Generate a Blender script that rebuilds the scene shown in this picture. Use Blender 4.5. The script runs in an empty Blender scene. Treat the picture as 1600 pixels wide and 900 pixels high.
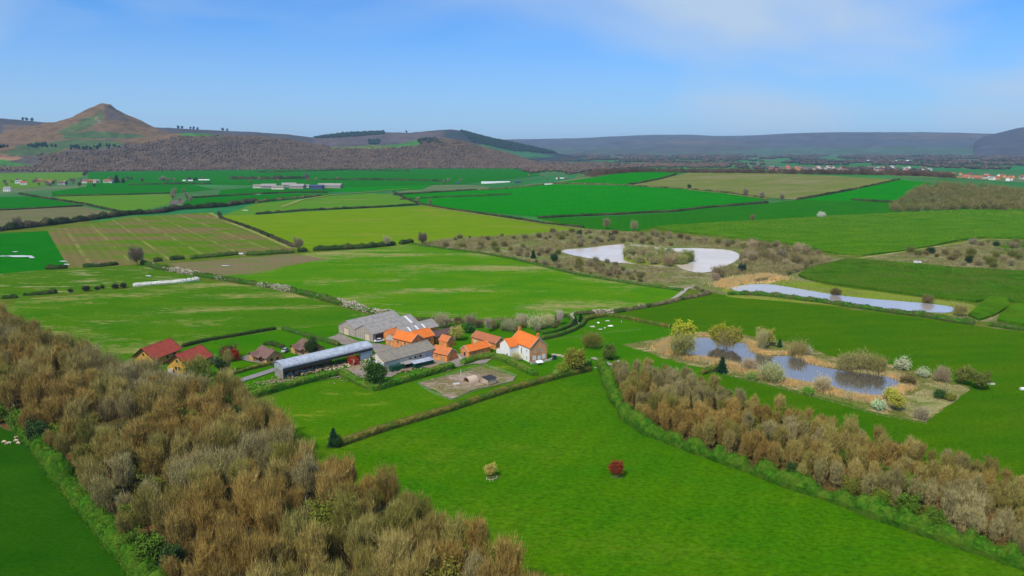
import bpy, math, random
import numpy as np
from mathutils import Vector, noise as mnoise
R = math.radians
random.seed(7); rng = np.random.default_rng(7)
SC = bpy.context.scene
COL = SC.collection

# ---------------------------------------------------------------- camera
F = 1100.; CX = 800.; CY = 450.; H = 90.; TH = math.atan((CY-232)/F)
cam = bpy.data.cameras.new('camera'); camo = bpy.data.objects.new('camera', cam); COL.objects.link(camo)
cam.sensor_width = 36; cam.lens = F/1600*36; cam.clip_start = 1; cam.clip_end = 60000
camo.location = (0, 0, H); camo.rotation_euler = (math.pi/2-TH, 0, 0)
SC.camera = camo

# ---------------------------------------------------------------- light and sky
SUN_XY = (-0.45, -0.70); SUN_EL = 50
az = math.atan2(SUN_XY[0], SUN_XY[1])
W = bpy.data.worlds.new('World'); SC.world = W; W.use_nodes = True
nt = W.node_tree; nt.nodes.clear(); N = nt.nodes; LK = nt.links
out = N.new('ShaderNodeOutputWorld'); bg = N.new('ShaderNodeBackground'); bg.inputs['Strength'].default_value = 0.115
sky = N.new('ShaderNodeTexSky'); sky.sky_type = 'NISHITA'; sky.sun_disc = False
sky.sun_elevation = R(SUN_EL); sky.sun_rotation = az; sky.altitude = 200; sky.air_density = 1.0; sky.dust_density = 0.4; sky.ozone_density = 4.0
tint = N.new('ShaderNodeMix'); tint.data_type = 'RGBA'; tint.blend_type = 'MULTIPLY'; tint.inputs[0].default_value = 1
tint.inputs[7].default_value = (0.12, 0.74, 1.40, 1)
LK.new(sky.outputs[0], tint.inputs[6])
tc = N.new('ShaderNodeTexCoord'); mp = N.new('ShaderNodeMapping'); mp.inputs['Scale'].default_value = (1.5, 1.5, 4.0); mp.inputs['Rotation'].default_value = (0, R(18), R(35)); mp.inputs['Location'].default_value = (3.1, .4, 1.2)
LK.new(tc.outputs['Generated'], mp.inputs[0])
nz = N.new('ShaderNodeTexNoise'); nz.inputs['Scale'].default_value = 1.25; nz.inputs['Detail'].default_value = 5; nz.inputs['Roughness'].default_value = 0.42; nz.inputs['Distortion'].default_value = 0.5
LK.new(mp.outputs[0], nz.inputs['Vector'])
rp = N.new('ShaderNodeValToRGB'); rp.color_ramp.elements[0].position = 0.33; rp.color_ramp.elements[1].position = 0.66
rp.color_ramp.elements[0].color = (0.04,)*3+(1,); rp.color_ramp.elements[1].color = (0.92,)*3+(1,)
LK.new(nz.outputs[0], rp.inputs[0])
cl = N.new('ShaderNodeMix'); cl.data_type = 'RGBA'; cl.inputs[7].default_value = (4.4, 5.6, 7.1, 1)
spz = N.new('ShaderNodeSeparateXYZ'); LK.new(tc.outputs['Generated'], spz.inputs[0])
hzr = N.new('ShaderNodeMapRange'); hzr.inputs[1].default_value = 0.0; hzr.inputs[2].default_value = 0.22; hzr.inputs[3].default_value = 0.82; hzr.inputs[4].default_value = 0.0; LK.new(spz.outputs[2], hzr.inputs[0])
mxm = N.new('ShaderNodeMath'); mxm.operation = 'MAXIMUM'; LK.new(rp.outputs[0], mxm.inputs[0]); LK.new(hzr.outputs[0], mxm.inputs[1]); LK.new(mxm.outputs[0], cl.inputs[0]); LK.new(tint.outputs[2], cl.inputs[6]); LK.new(cl.outputs[2], bg.inputs[0]); LK.new(bg.outputs[0], out.inputs[0])

sun = bpy.data.lights.new('sun', 'SUN'); sun.energy = 3.9; sun.angle = R(3); sun.color = (1, 0.93, 0.80)
suno = bpy.data.objects.new('sun', sun); COL.objects.link(suno)
sd = Vector((SUN_XY[0], SUN_XY[1], 0)).normalized()*math.cos(R(SUN_EL)) + Vector((0, 0, math.sin(R(SUN_EL))))
suno.rotation_euler = sd.to_track_quat('Z', 'Y').to_euler(); suno.location = (-200, 100, 400)
SC.view_settings.view_transform = 'Standard'; SC.view_settings.look = 'None'; SC.view_settings.gamma = 1
SC.view_settings.exposure = 0.0; SC.view_settings.use_curve_mapping = False
SC.render.engine = 'CYCLES'
SC.cycles.volume_bounces = 0; SC.cycles.max_bounces = 5; SC.cycles.diffuse_bounces = 2

# ---------------------------------------------------------------- geometry of the view
cT, sT = math.cos(TH), math.sin(TH)
def ray(px, py):
    x = (px-CX)/F; y = -(py-CY)/F
    return (x, cT+y*sT, y*cT-sT)
def sstep(a, b, t):
    t = np.clip((t-a)/(b-a), 0, 1); return t*t*(3-2*t)
def tz(x, y):                                       # gentle rise of the land to the right of centre
    x = np.asarray(x, float); y = np.asarray(y, float)
    d = np.hypot(x, y); u = 800+F*x/np.maximum(y, 1)
    m = sstep(740, 980, u)*(1-0.75*sstep(1400, 1720, u))
    return np.where(y > 50, 34*m*sstep(980, 1700, d)*(1-sstep(1760, 2450, d)), 0.)
_t = np.geomspace(60, 15000, 700)
def G(px, py, z=0.):                                # picture point -> point at height z over the flat land
    r = ray(px, py); t = (z-H)/r[2]
    return (r[0]*t, r[1]*t, z)
def T(px, py, dz=0.):                               # picture point -> point on the land
    r = ray(px, py)
    if px < 735 or py > 345: return G(px, py, dz)
    zz = H+r[2]*_t-tz(r[0]*_t, r[1]*_t)-dz
    k = np.argmax(zz < 0)
    if zz[k] >= 0 or k == 0: return G(px, max(py, 236), dz)
    t = _t[k-1]+(_t[k]-_t[k-1])*zz[k-1]/(zz[k-1]-zz[k])
    return (r[0]*t, r[1]*t, H+r[2]*t)
def proj(x, y, z):
    z = z-H; f = y*cT-z*sT; u = y*sT+z*cT
    return CX+F*x/f, CY-F*u/f
def inpoly(px, py, poly):
    px = np.asarray(px, float); py = np.asarray(py, float); c = np.zeros(px.shape, bool); n = len(poly)
    for i in range(n):
        x1, y1 = poly[i]; x2, y2 = poly[(i+1) % n]
        if y1 == y2: continue
        c ^= ((y1 > py) != (y2 > py)) & (px < (x2-x1)*(py-y1)/(y2-y1)+x1)
    return c

# ---------------------------------------------------------------- materials
def lin(r, g, b):
    f = lambda c: (c/255/12.92 if c/255 <= .04045 else ((c/255+.055)/1.055)**2.4)
    return (f(r), f(g), f(b), 1)
def newmat(name):
    m = bpy.data.materials.new(name); m.use_nodes = True; m.node_tree.nodes.clear()
    n = m.node_tree.nodes; o = n.new('ShaderNodeOutputMaterial'); b = n.new('ShaderNodeBsdfPrincipled')
    b.inputs['Roughness'].default_value = 0.9; b.inputs['Specular IOR Level'].default_value = 0.15
    m.node_tree.links.new(b.outputs[0], o.inputs[0])
    return m, n, m.node_tree.links, b
def nnoise(n, l, vec, scale, detail=4, rough=.55, sc=(1, 1, 1), rot=0., dist=0.):
    mpp = n.new('ShaderNodeMapping'); mpp.inputs['Scale'].default_value = sc; mpp.inputs['Rotation'].default_value = (0, 0, rot)
    l.new(vec, mpp.inputs[0]); t = n.new('ShaderNodeTexNoise'); t.inputs['Scale'].default_value = scale
    t.inputs['Detail'].default_value = detail; t.inputs['Roughness'].default_value = rough; t.inputs['Distortion'].default_value = dist
    l.new(mpp.outputs[0], t.inputs['Vector']); return t.outputs[0]
def nramp(n, l, v, a, b, lo=0., hi=1.):
    r = n.new('ShaderNodeMapRange'); r.inputs[1].default_value = a; r.inputs[2].default_value = b; r.inputs[3].default_value = lo; r.inputs[4].default_value = hi
    l.new(v, r.inputs[0]); return r.outputs[0]
def nmix(n, l, fac, a, b, mode='MIX'):
    m = n.new('ShaderNodeMix'); m.data_type = 'RGBA'; m.blend_type = mode
    for i, v in ((0, fac), (6, a), (7, b)):
        if isinstance(v, (int, float)): m.inputs[i].default_value = v
        elif isinstance(v, tuple): m.inputs[i].default_value = v
        else: l.new(v, m.inputs[i])
    return m.outputs[2]
def nbump(n, l, v, bsdf, strength, dist=1.):
    bm = n.new('ShaderNodeBump'); bm.inputs['Strength'].default_value = strength; bm.inputs['Distance'].default_value = dist
    l.new(v, bm.inputs['Height']); l.new(bm.outputs[0], bsdf.inputs['Normal'])

def field_mat(name, c1, c2, c3=None, patch=(.6, .75), pscale=.012, psc=(1, 3, 1), prot=0., rows=None, rowrot=0., rowamt=.25, tram=None, fine=.8, fscale=.7, bump=.25):
    """grass or crop: two greens, an optional bare tone in drifts, sowing rows and pale wheel tracks"""
    m, n, l, b = newmat(name); b.inputs['Specular IOR Level'].default_value = 0.; g = n.new('ShaderNodeNewGeometry').outputs['Position']
    med = nramp(n, l, nnoise(n, l, g, .03, 5, .6, sc=(1, 2.2, 1), rot=prot), .35, .65)
    col = nmix(n, l, med, c1, c2)
    if c3:
        p = nnoise(n, l, g, pscale, 6, .62, sc=psc, rot=prot, dist=.3)
        p2 = nnoise(n, l, g, .16, 3, .6, sc=(1, 3, 1), rot=prot)
        ad = n.new('ShaderNodeMath'); ad.operation = 'MULTIPLY_ADD'; l.new(p2, ad.inputs[0]); ad.inputs[1].default_value = .35; l.new(p, ad.inputs[2])
        col = nmix(n, l, nramp(n, l, ad.outputs[0], patch[0]+.175, patch[1]+.175), col, c3)
    if rows:
        mpp = n.new('ShaderNodeMapping'); mpp.inputs['Rotation'].default_value = (0, 0, rowrot); l.new(g, mpp.inputs[0])
        wv = n.new('ShaderNodeTexWave'); wv.inputs['Scale'].default_value = rows; wv.inputs['Distortion'].default_value = 1.2; wv.inputs['Detail'].default_value = 2; wv.inputs['Detail Scale'].default_value=.6
        l.new(mpp.outputs[0], wv.inputs['Vector'])
        col = nmix(n, l, rowamt, col, nmix(n, l, 1., col, nmix(n, l, wv.outputs[0], (.45, .5, .45, 1), (1.5, 1.45, 1.5, 1)), 'MULTIPLY'))
    if tram:
        mpp = n.new('ShaderNodeMapping'); mpp.inputs['Rotation'].default_value = (0, 0, rowrot); l.new(g, mpp.inputs[0])
        wv = n.new('ShaderNodeTexWave'); wv.inputs['Scale'].default_value = tram[0]; wv.inputs['Distortion'].default_value = .15
        l.new(mpp.outputs[0], wv.inputs['Vector'])
        br = nramp(n, l, nnoise(n, l, g, .03, 3), .42, .6)
        mm = n.new('ShaderNodeMath'); mm.operation = 'MULTIPLY'; l.new(nramp(n, l, wv.outputs[0], .965, .995), mm.inputs[0]); l.new(br, mm.inputs[1])
        col = nmix(n, l, mm.outputs[0], col, tram[1])
    f = nnoise(n, l, g, fscale, 6, .75, sc=(1, 1.6, 1), rot=.4)
    col = nmix(n, l, fine, col, nmix(n, l, 1., col, nmix(n, l, nramp(n, l, f, .3, .7), (.50, .56, .4, 1), (1.5, 1.42, 1.8, 1)), 'MULTIPLY'))
    l.new(col, b.inputs['Base Color']); nbump(n, l, f, b, bump, .35)
    return m
def foliage_mat(name, c, var=.5, scale=.5, c2=None):
    """leaves or twigs; the object's own colour tints it"""
    m, n, l, b = newmat(name); g = n.new('ShaderNodeNewGeometry'); oi = n.new('ShaderNodeObjectInfo')
    f = nnoise(n, l, g.outputs['Position'], scale, 4, .7)
    col = nmix(n, l, nramp(n, l, f, .3, .7), tuple(v*(1-var) for v in c[:3])+(1,), tuple(v*(1+var) for v in c[:3])+(1,))
    if c2: col = nmix(n, l, nramp(n, l, nnoise(n, l, g.outputs['Position'], scale*.35, 3), .42, .62), col, c2)
    if 'tint' in name: col = nmix(n, l, 1., col, oi.outputs['Color'], 'MULTIPLY')
    l.new(col, b.inputs['Base Color']); b.inputs['Specular IOR Level'].default_value = .05
    return m
def simple_mat(name, c, rough=.8, var=.2, scale=1.2, spec=.2, metal=0., c2=None, c2amt=(.5, .7), bump=0.):
    m, n, l, b = newmat(name); tcn = n.new('ShaderNodeTexCoord').outputs['Object']
    f = nnoise(n, l, tcn, scale, 5, .65)
    col = nmix(n, l, nramp(n, l, f, .3, .7), tuple(v*(1-var) for v in c[:3])+(1,), tuple(v*(1+var) for v in c[:3])+(1,))
    if c2: col = nmix(n, l, nramp(n, l, nnoise(n, l, tcn, scale*.45, 5, .7), *c2amt), col, c2)
    l.new(col, b.inputs['Base Color']); b.inputs['Roughness'].default_value = rough; b.inputs['Specular IOR Level'].default_value = spec; b.inputs['Metallic'].default_value = metal
    if bump: nbump(n, l, f, b, bump, .1)
    return m
def ribbed_mat(name, c, c2, period, axis='X', rough=.7, amt=(.45, .7), depth=.05, dark=.35, spec=.2, c3=None):
    """roof sheeting, pantiles or boards: ribs along one object axis, weathering in blotches"""
    m, n, l, b = newmat(name); tcn = n.new('ShaderNodeTexCoord').outputs['Object']
    wv = n.new('ShaderNodeTexWave'); wv.bands_direction = axis; wv.inputs['Scale'].default_value = 1/(period*3.2); wv.inputs['Distortion'].default_value = .2
    l.new(tcn, wv.inputs['Vector'])
    f = nnoise(n, l, tcn, .55, 6, .7)
    col = nmix(n, l, nramp(n, l, f, *amt), c, c2)
    if c3: col = nmix(n, l, nramp(n, l, nnoise(n, l, tcn, 2.2, 4, .7), .55, .7), col, c3)
    col = nmix(n, l, dark, col, nmix(n, l, 1., col, nmix(n, l, wv.outputs[0], (.35, .35, .35, 1), (1.3, 1.3, 1.3, 1)), 'MULTIPLY'))
    l.new(col, b.inputs['Base Color']); b.inputs['Roughness'].default_value = rough; b.inputs['Specular IOR Level'].default_value = spec
    nbump(n, l, wv.outputs[0], b, .5, depth)
    return m
def brick_mat(name, c1, c2, mortar):
    m, n, l, b = newmat(name); tcn = n.new('ShaderNodeTexCoord').outputs['Object']
    # run the courses round the walls: x+y along the wall, z up
    sp = n.new('ShaderNodeSeparateXYZ'); l.new(tcn, sp.inputs[0]); ad = n.new('ShaderNodeMath'); l.new(sp.outputs[0], ad.inputs[0]); l.new(sp.outputs[1], ad.inputs[1])
    cb = n.new('ShaderNodeCombineXYZ'); l.new(ad.outputs[0], cb.inputs[0]); l.new(sp.outputs[2], cb.inputs[1])
    br = n.new('ShaderNodeTexBrick'); br.inputs['Scale'].default_value = 1; br.inputs['Brick Width'].default_value = .45; br.inputs['Row Height'].default_value = .15; br.inputs['Mortar Size'].default_value = .02
    br.inputs['Color1'].default_value = c1; br.inputs['Color2'].default_value = c2; br.inputs['Mortar'].default_value = mortar
    l.new(cb.outputs[0], br.inputs['Vector'])
    f = nnoise(n, l, tcn, .5, 5, .7)
    col = nmix(n, l, 1., br.outputs[0], nmix(n, l, nramp(n, l, f, .3, .7), (.6, .6, .6, 1), (1.35, 1.35, 1.35, 1)), 'MULTIPLY')
    l.new(col, b.inputs['Base Color']); return m

TRAM = -35
M = {}
M['grass_near'] = field_mat('grass_near', (.036, .138, .001, 1), (.058, .150, .001, 1), (.10, .17, .006, 1), patch=(.52, .74), psc=(1, 1.6, 1), fine=1., fscale=.6, rows=.035, rowrot=R(28), rowamt=.07)
M['grass_left'] = field_mat('grass_left', (.014, .072, .001, 1), (.024, .092, .002, 1), fine=.6)
M['grass_paddock'] = field_mat('grass_paddock', (.048, .150, .001, 1), (.075, .172, .002, 1), (.20, .24, .02, 1), patch=(.58, .76), pscale=.05, fine=.8)
M['grass_lawn'] = field_mat('grass_lawn', (.030, .145, .001, 1), (.055, .165, .001, 1), fine=.5)
M['grass_right'] = field_mat('grass_right', (.036, .122, .001, 1), (.060, .135, .001, 1), (.08, .12, .006, 1), patch=(.58, .78), psc=(1, 3, 1), rows=.03, rowrot=R(80), rowamt=.06)
M['field_left'] = field_mat('field_left', (.040, .145, .002, 1), (.070, .165, .003, 1), (.27, .25, .07, 1), patch=(.52, .66), pscale=.022, psc=(.5, 1.6, 1), prot=R(38), rows=.11, rowrot=R(38), rowamt=.2)
M['field_mid'] = field_mat('field_mid', (.050, .185, .002, 1), (.09, .205, .003, 1), (.34, .28, .10, 1), patch=(.53, .70), pscale=.009, psc=(1, 2.4, 1), prot=R(-20), rows=.08, rowrot=R(60), rowamt=.12)
M['field_plough'] = field_mat('field_plough', (.20, .145, .075, 1), (.16, .15, .05, 1), (.10, .20, .02, 1), patch=(.52, .7), pscale=.03, rows=.3, rowrot=R(65), rowamt=.3)
M['field_striped'] = field_mat('field_striped', (.065, .165, .003, 1), (.10, .175, .005, 1), (.17, .13, .045, 1), patch=(.43, .58), pscale=.007, psc=(1, 2.4, 1), prot=R(-8), rows=.04, rowrot=R(TRAM), rowamt=.10, tram=(.0112, (.21, .22, .05, 1)))
M['field_lush'] = field_mat('field_lush', (.004, .130, .002, 1), (.010, .150, .003, 1), fine=.3)
M['field_bright'] = field_mat('field_bright', (.003, .165, .001, 1), (.008, .195, .001, 1), rows=.03, rowrot=R(5), rowamt=.05, fine=.3, fscale=.3)
M['field_bright_dim'] = field_mat('field_bright_dim', (.010, .125, .002, 1), (.022, .14, .002, 1), rows=.03, rowrot=R(10), rowamt=.05, fine=.3, fscale=.3)
M['field_yellow'] = field_mat('field_yellow', (.115, .22, .002, 1), (.15, .24, .003, 1), (.21, .20, .04, 1), patch=(.56, .72), pscale=.006, psc=(1, 5, 1), rows=.05, rowrot=R(35), rowamt=.12, fine=.4)
M['field_rough'] = field_mat('field_rough', (.045, .14, .003, 1), (.075, .155, .004, 1), (.32, .29, .12, 1), patch=(.56, .66), pscale=.05, psc=(.6, 2.5, 1), rows=.12, rowrot=R(80), rowamt=.25)
M['field_olive'] = field_mat('field_olive', (.12, .16, .025, 1), (.17, .18, .05, 1), (.26, .20, .12, 1), patch=(.5, .72), pscale=.006, psc=(1, 3, 1), rows=.05, rowrot=R(85), rowamt=.2, fine=.4)
M['field_brown'] = field_mat('field_brown', (.13, .13, .05, 1), (.17, .15, .075, 1), (.09, .14, .02, 1), patch=(.5, .7), pscale=.01, psc=(1, 4, 1), rows=.05, rowrot=R(85), rowamt=.35, fine=.4)
M['field_green_olive'] = field_mat('field_green_olive', (.07, .20, .010, 1), (.10, .21, .015, 1), (.2, .2, .05, 1), patch=(.58, .75), pscale=.008, rows=.05, rowrot=R(85), rowamt=.15, fine=.4)
M['verge'] = field_mat('verge', (.075, .13, .004, 1), (.11, .14, .012, 1), (.2, .18, .07, 1), patch=(.52, .7), pscale=.03)
M['wood_floor'] = field_mat('wood_floor', (.11, .075, .03, 1), (.07, .075, .018, 1), (.17, .09, .03, 1), patch=(.5, .6), pscale=.08, psc=(1, 1, 1), bump=.6)
M['wetland'] = field_mat('wetland', (.19, .18, .06, 1), (.11, .17, .025, 1), (.30, .25, .13, 1), patch=(.5, .62), pscale=.04, psc=(1, 2, 1), fscale=.35, fine=1., bump=.6)
M['bank'] = field_mat('bank', (.10, .15, .015, 1), (.19, .18, .05, 1), (.36, .28, .12, 1), patch=(.5, .62), pscale=.08, psc=(1, 1.6, 1), fscale=.6, fine=1., bump=.6)
M['reedbed'] = field_mat('reedbed', (.60, .38, .13, 1), (.50, .33, .12, 1), (.42, .36, .16, 1), pscale=.1, fine=1., bump=.6)
M['grass_bank'] = field_mat('grass_bank', (.15, .23, .01, 1), (.22, .24, .04, 1), fine=.8)
M['pen_earth'] = field_mat('pen_earth', (.20, .155, .07, 1), (.13, .16, .025, 1), (.33, .25, .17, 1), patch=(.46, .6), pscale=.07, psc=(1, 1, 1), fine=.9)
M['yard'] = field_mat('yard', (.27, .24, .19, 1), (.22, .18, .13, 1), (.30, .22, .11, 1), patch=(.5, .64), pscale=.08, psc=(1, 1, 1), fine=.7)
M['track'] = field_mat('track', (.38, .34, .25, 1), (.30, .28, .20, 1), (.45, .42, .33, 1), pscale=.1, fine=.8)
M['road'] = field_mat('road', (.22, .21, .20, 1), (.28, .26, .23, 1), fine=.5)
M['margin'] = field_mat('margin', (.24, .25, .05, 1), (.16, .22, .02, 1), (.36, .32, .15, 1), patch=(.5, .6), pscale=.05, fine=.9)
M['flood'] = simple_mat('flood', (.62, .64, .60, 1), rough=.35, var=.15, scale=.2, spec=.5)
M['rape'] = field_mat('rape', (.040, .140, .002, 1), (.075, .18, .003, 1), (.13, .21, .01, 1), patch=(.52, .74), pscale=.03, psc=(1, 3, 1), fine=1., fscale=.4, bump=1.)
M['rape2'] = field_mat('rape2', (.032, .110, .002, 1), (.060, .145, .003, 1), (.10, .13, .02, 1), patch=(.52, .7), pscale=.03, psc=(1, 3, 1), fine=1., fscale=.5, bump=1.)

# water: reflects the sky over a silty body
def water_mat(name, c, rough, wave, spec=.5):
    m, n, l, b = newmat(name); g = n.new('ShaderNodeNewGeometry').outputs['Position']
    f = nnoise(n, l, g, .02, 3); b.inputs['Roughness'].default_value = rough; b.inputs['Specular IOR Level'].default_value = spec; b.inputs['IOR'].default_value = 1.75
    l.new(nmix(n, l, nramp(n, l, f, .35, .65), tuple(v*.9 for v in c[:3])+(1,), tuple(v*1.1 for v in c[:3])+(1,)), b.inputs['Base Color'])
    nbump(n, l, nnoise(n, l, g, .6, 3, sc=(1, 2.5, 1)), b, wave, .05); return m
M['lake'] = water_mat('lake', (.68, .56, .46, 1), .2, .15, .2); M['lake'].node_tree.nodes['Principled BSDF'].inputs['Metallic'].default_value = .05
M['pond_long'] = water_mat('pond_long', (.56, .50, .45, 1), .05, .05, .8); M['pond_long'].node_tree.nodes['Principled BSDF'].inputs['Metallic'].default_value = .35
M['pond'] = water_mat('pond', (.42, .38, .37, 1), .015, .02, 1.); M['pond'].node_tree.nodes['Principled BSDF'].inputs['Metallic'].default_value = .86

M['twig_tint'] = foliage_mat('twig_tint', (1, 1, 1), .62, 1.7)
M['leaf_tint'] = foliage_mat('leaf_tint', (1, 1, 1), .6, 1.6)
M['bark'] = simple_mat('bark', (.16, .13, .075, 1), var=.35, scale=2)
M['bark_pale'] = simple_mat('bark_pale', (.48, .43, .30, 1), var=.3, scale=2)
M['bark_dark'] = simple_mat('bark_dark', (.07, .055, .035, 1), var=.35, scale=2)
M['hedge_bright'] = foliage_mat('hedge_bright', (.060, .185, .012), .6, .6, (.14, .20, .025, 1))
M['hedge_tall'] = foliage_mat('hedge_tall', (.042, .130, .006), .65, .9, (.09, .165, .012, 1))
M['hedge_green'] = foliage_mat('hedge_green', (.05, .15, .012), .55, .5, (.10, .12, .03, 1))
M['hedge_brown'] = foliage_mat('hedge_brown', (.17, .15, .03), .5, .6, (.07, .14, .015, 1))
M['hedge_dark'] = foliage_mat('hedge_dark', (.035, .075, .015), .5, .3, (.06, .08, .02, 1))
M['hedge_thorn'] = foliage_mat('hedge_thorn', (.20, .16, .08), .5, .4, (.05, .09, .02, 1))
M['hedge_far'] = foliage_mat('hedge_far', (.035, .055, .016), .5, .1, (.10, .085, .045, 1))
M['blossom'] = foliage_mat('blossom', (.60, .48, .40), .3, 1.2); M['blossom_white'] = foliage_mat('blossom_white', (.72, .70, .60), .15, 1.2)
M['wood_far'] = foliage_mat('wood_far', (.105, .077, .052), .6, .05, (.15, .105, .068, 1))
M['wood_conifer'] = foliage_mat('wood_conifer', (.012, .035, .022), .4, .05)
M['wood_mid'] = foliage_mat('wood_mid', (.24, .20, .075), .6, .22, (.17, .18, .04, 1))
M['wood_valley'] = foliage_mat('wood_valley', (.10, .075, .055), .5, .02, (.04, .05, .035, 1))
M['thicket'] = foliage_mat('thicket', (.33, .265, .13), .5, .25, (.22, .20, .06, 1))
M['undergrowth'] = foliage_mat('undergrowth', (.17, .13, .04), .6, .2, (.24, .12, .035, 1))
M['tussock'] = foliage_mat('tussock', (.26, .22, .10), .4, .3, (.18, .19, .05, 1))
M['reeds'] = foliage_mat('reeds', (.66, .43, .17), .4, .4, (.50, .42, .2, 1))
M['far_land'] = None

M['pantile'] = ribbed_mat('pantile', (.80, .20, .030, 1), (.62, .15, .03, 1), .33, 'X', amt=(.4, .75), dark=.3)
M['pantile_old'] = ribbed_mat('pantile_old', (.50, .15, .06, 1), (.36, .13, .06, 1), .33, 'X', amt=(.4, .6), dark=.45, c3=(.30, .16, .09, 1))
M['pantile_mid'] = ribbed_mat('pantile_mid', (.66, .19, .05, 1), (.48, .16, .06, 1), .33, 'X', amt=(.4, .65), dark=.4)
M['tile_dark'] = ribbed_mat('tile_dark', (.13, .075, .07, 1), (.17, .10, .085, 1), .33, 'X', dark=.35)
M['tile_red'] = ribbed_mat('tile_red', (.46, .075, .035, 1), (.27, .060, .042, 1), .4, 'X', amt=(.38, .66), dark=.25)
M['tile_brown'] = ribbed_mat('tile_brown', (.20, .11, .085, 1), (.15, .09, .075, 1), .35, 'X', dark=.3)
M['sheet_grey'] = ribbed_mat('sheet_grey', (.36, .325, .29, 1), (.25, .235, .22, 1), .6, 'X', amt=(.4, .62), dark=.2, c3=(.30, .27, .22, 1))
M['sheet_grey2'] = ribbed_mat('sheet_grey2', (.30, .26, .20, 1), (.21, .19, .15, 1), .6, 'X', amt=(.4, .62), dark=.2, c3=(.28, .25, .18, 1))
M['tin'] = ribbed_mat('tin', (.50, .53, .57, 1), (.30, .33, .38, 1), .5, 'X', rough=.45, amt=(.4, .6), dark=.25, spec=.6, c3=(.5, .56, .64, 1))
M['tin_blue'] = ribbed_mat('tin_blue', (.38, .48, .58, 1), (.30, .38, .48, 1), .4, 'X', rough=.5, dark=.25)
M['brick_orange'] = brick_mat('brick_orange', (.78, .26, .055, 1), (.62, .19, .05, 1), (.62, .34, .15, 1))
M['brick_house'] = brick_mat('brick_house', (.78, .36, .13, 1), (.64, .27, .10, 1), (.42, .30, .2, 1))
M['render_white'] = simple_mat('render_white', (.80, .78, .73, 1), var=.07, scale=.7, c2=(.62, .60, .55, 1), c2amt=(.58, .8))
M['render_cream'] = simple_mat('render_cream', (.64, .58, .46, 1), var=.2, scale=.8, c2=(.40, .30, .2, 1), c2amt=(.52, .7))
M['block_wall'] = ribbed_mat('block_wall', (.36, .31, .25, 1), (.44, .39, .33, 1), 1.6, 'Y', dark=.25)
M['log_wall'] = ribbed_mat('log_wall', (.64, .37, .07, 1), (.52, .28, .05, 1), .22, 'Z', dark=.45)
M['log_wall2'] = ribbed_mat('log_wall2', (.58, .36, .14, 1), (.48, .28, .10, 1), .22, 'Z', dark=.45)
M['trim_dark'] = simple_mat('trim_dark', (.045, .025, .02, 1))
M['trim_white'] = simple_mat('trim_white', (.75, .74, .70, 1), var=.08)
M['trim_stone'] = simple_mat('trim_stone', (.5, .44, .34, 1), var=.15)
M['brick_red_trim'] = simple_mat('brick_red_trim', (.45, .14, .07, 1))
M['glass'] = simple_mat('glass', (.03, .035, .045, 1), rough=.12, spec=.6, var=.1)
M['rooflight'] = simple_mat('rooflight', (.70, .72, .74, 1), rough=.4, var=.1)
M['steel_dark'] = simple_mat('steel_dark', (.05, .05, .055, 1), rough=.5)
M['timber'] = simple_mat('timber', (.38, .28, .16, 1), var=.3, scale=3)
M['timber_pale'] = simple_mat('timber_pale', (.62, .48, .34, 1), var=.15, scale=3)
M['ply'] = ribbed_mat('ply', (.60, .45, .32, 1), (.52, .38, .27, 1), .5, 'X', dark=.15)
M['felt'] = simple_mat('felt', (.035, .037, .042, 1), var=.2)
M['green_paint'] = ribbed_mat('green_paint', (.012, .075, .040, 1), (.015, .06, .035, 1), .35, 'X', dark=.35)
M['rubble'] = simple_mat('rubble', (.30, .23, .14, 1), var=.4, scale=1.5)
M['stone'] = simple_mat('stone', (.48, .44, .40, 1), var=.3, scale=1.5)
M['white_plastic'] = simple_mat('white_plastic', (.78, .78, .76, 1), var=.08)
M['yellow_plastic'] = simple_mat('yellow_plastic', (.62, .42, .03, 1))
M['red_rust'] = simple_mat('red_rust', (.30, .045, .03, 1), var=.3)
M['netting'] = simple_mat('netting', (.34, .40, .30, 1), var=.1)
M['paint_white'] = simple_mat('paint_white', (.75, .76, .78, 1), rough=.25, spec=.6, var=.03)
M['paint_silver'] = simple_mat('paint_silver', (.45, .47, .50, 1), rough=.3, spec=.6, var=.03)
M['paint_black'] = simple_mat('paint_black', (.02, .02, .025, 1), rough=.25, spec=.6, var=.03)
M['rubber'] = simple_mat('rubber', (.02, .02, .02, 1))
M['hide'] = simple_mat('hide', (.66, .48, .33, 1), var=.1)
M['slate_blue'] = simple_mat('slate_blue', (.05, .08, .16, 1))

# ---------------------------------------------------------------- mesh helpers
def add_mesh(name, V, Fc, mats):
    me = bpy.data.meshes.new(name)
    if isinstance(Fc, np.ndarray) and Fc.ndim == 2:
        V = np.asarray(V, np.float32); k = Fc.shape[1]
        me.vertices.add(len(V)); me.vertices.foreach_set('co', V.ravel())
        me.loops.add(Fc.size); me.loops.foreach_set('vertex_index', Fc.astype(np.int32).ravel())
        me.polygons.add(len(Fc)); me.polygons.foreach_set('loop_start', np.arange(0, Fc.size, k, dtype=np.int32))
        me.update(calc_edges=True)
    else:
        me.from_pydata([tuple(v) for v in V], [], [tuple(f) for f in Fc]); me.update()
    for m in (mats if isinstance(mats, (list, tuple)) else [mats]): me.materials.append(m)
    return me
def link(name, me, parent=None, loc=(0, 0, 0), rot=0., color=None):
    o = bpy.data.objects.new(name, me); COL.objects.link(o); o.location = loc; o.rotation_euler = (0, 0, rot)
    if parent: o.parent = parent
    if color: o.color = color
    return o
def tag(o, label=None, cat=None, group=None, kind=None):
    if label: o['label'] = label
    if cat: o['category'] = cat
    if group: o['group'] = group
    if kind: o['kind'] = kind
    return o
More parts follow.
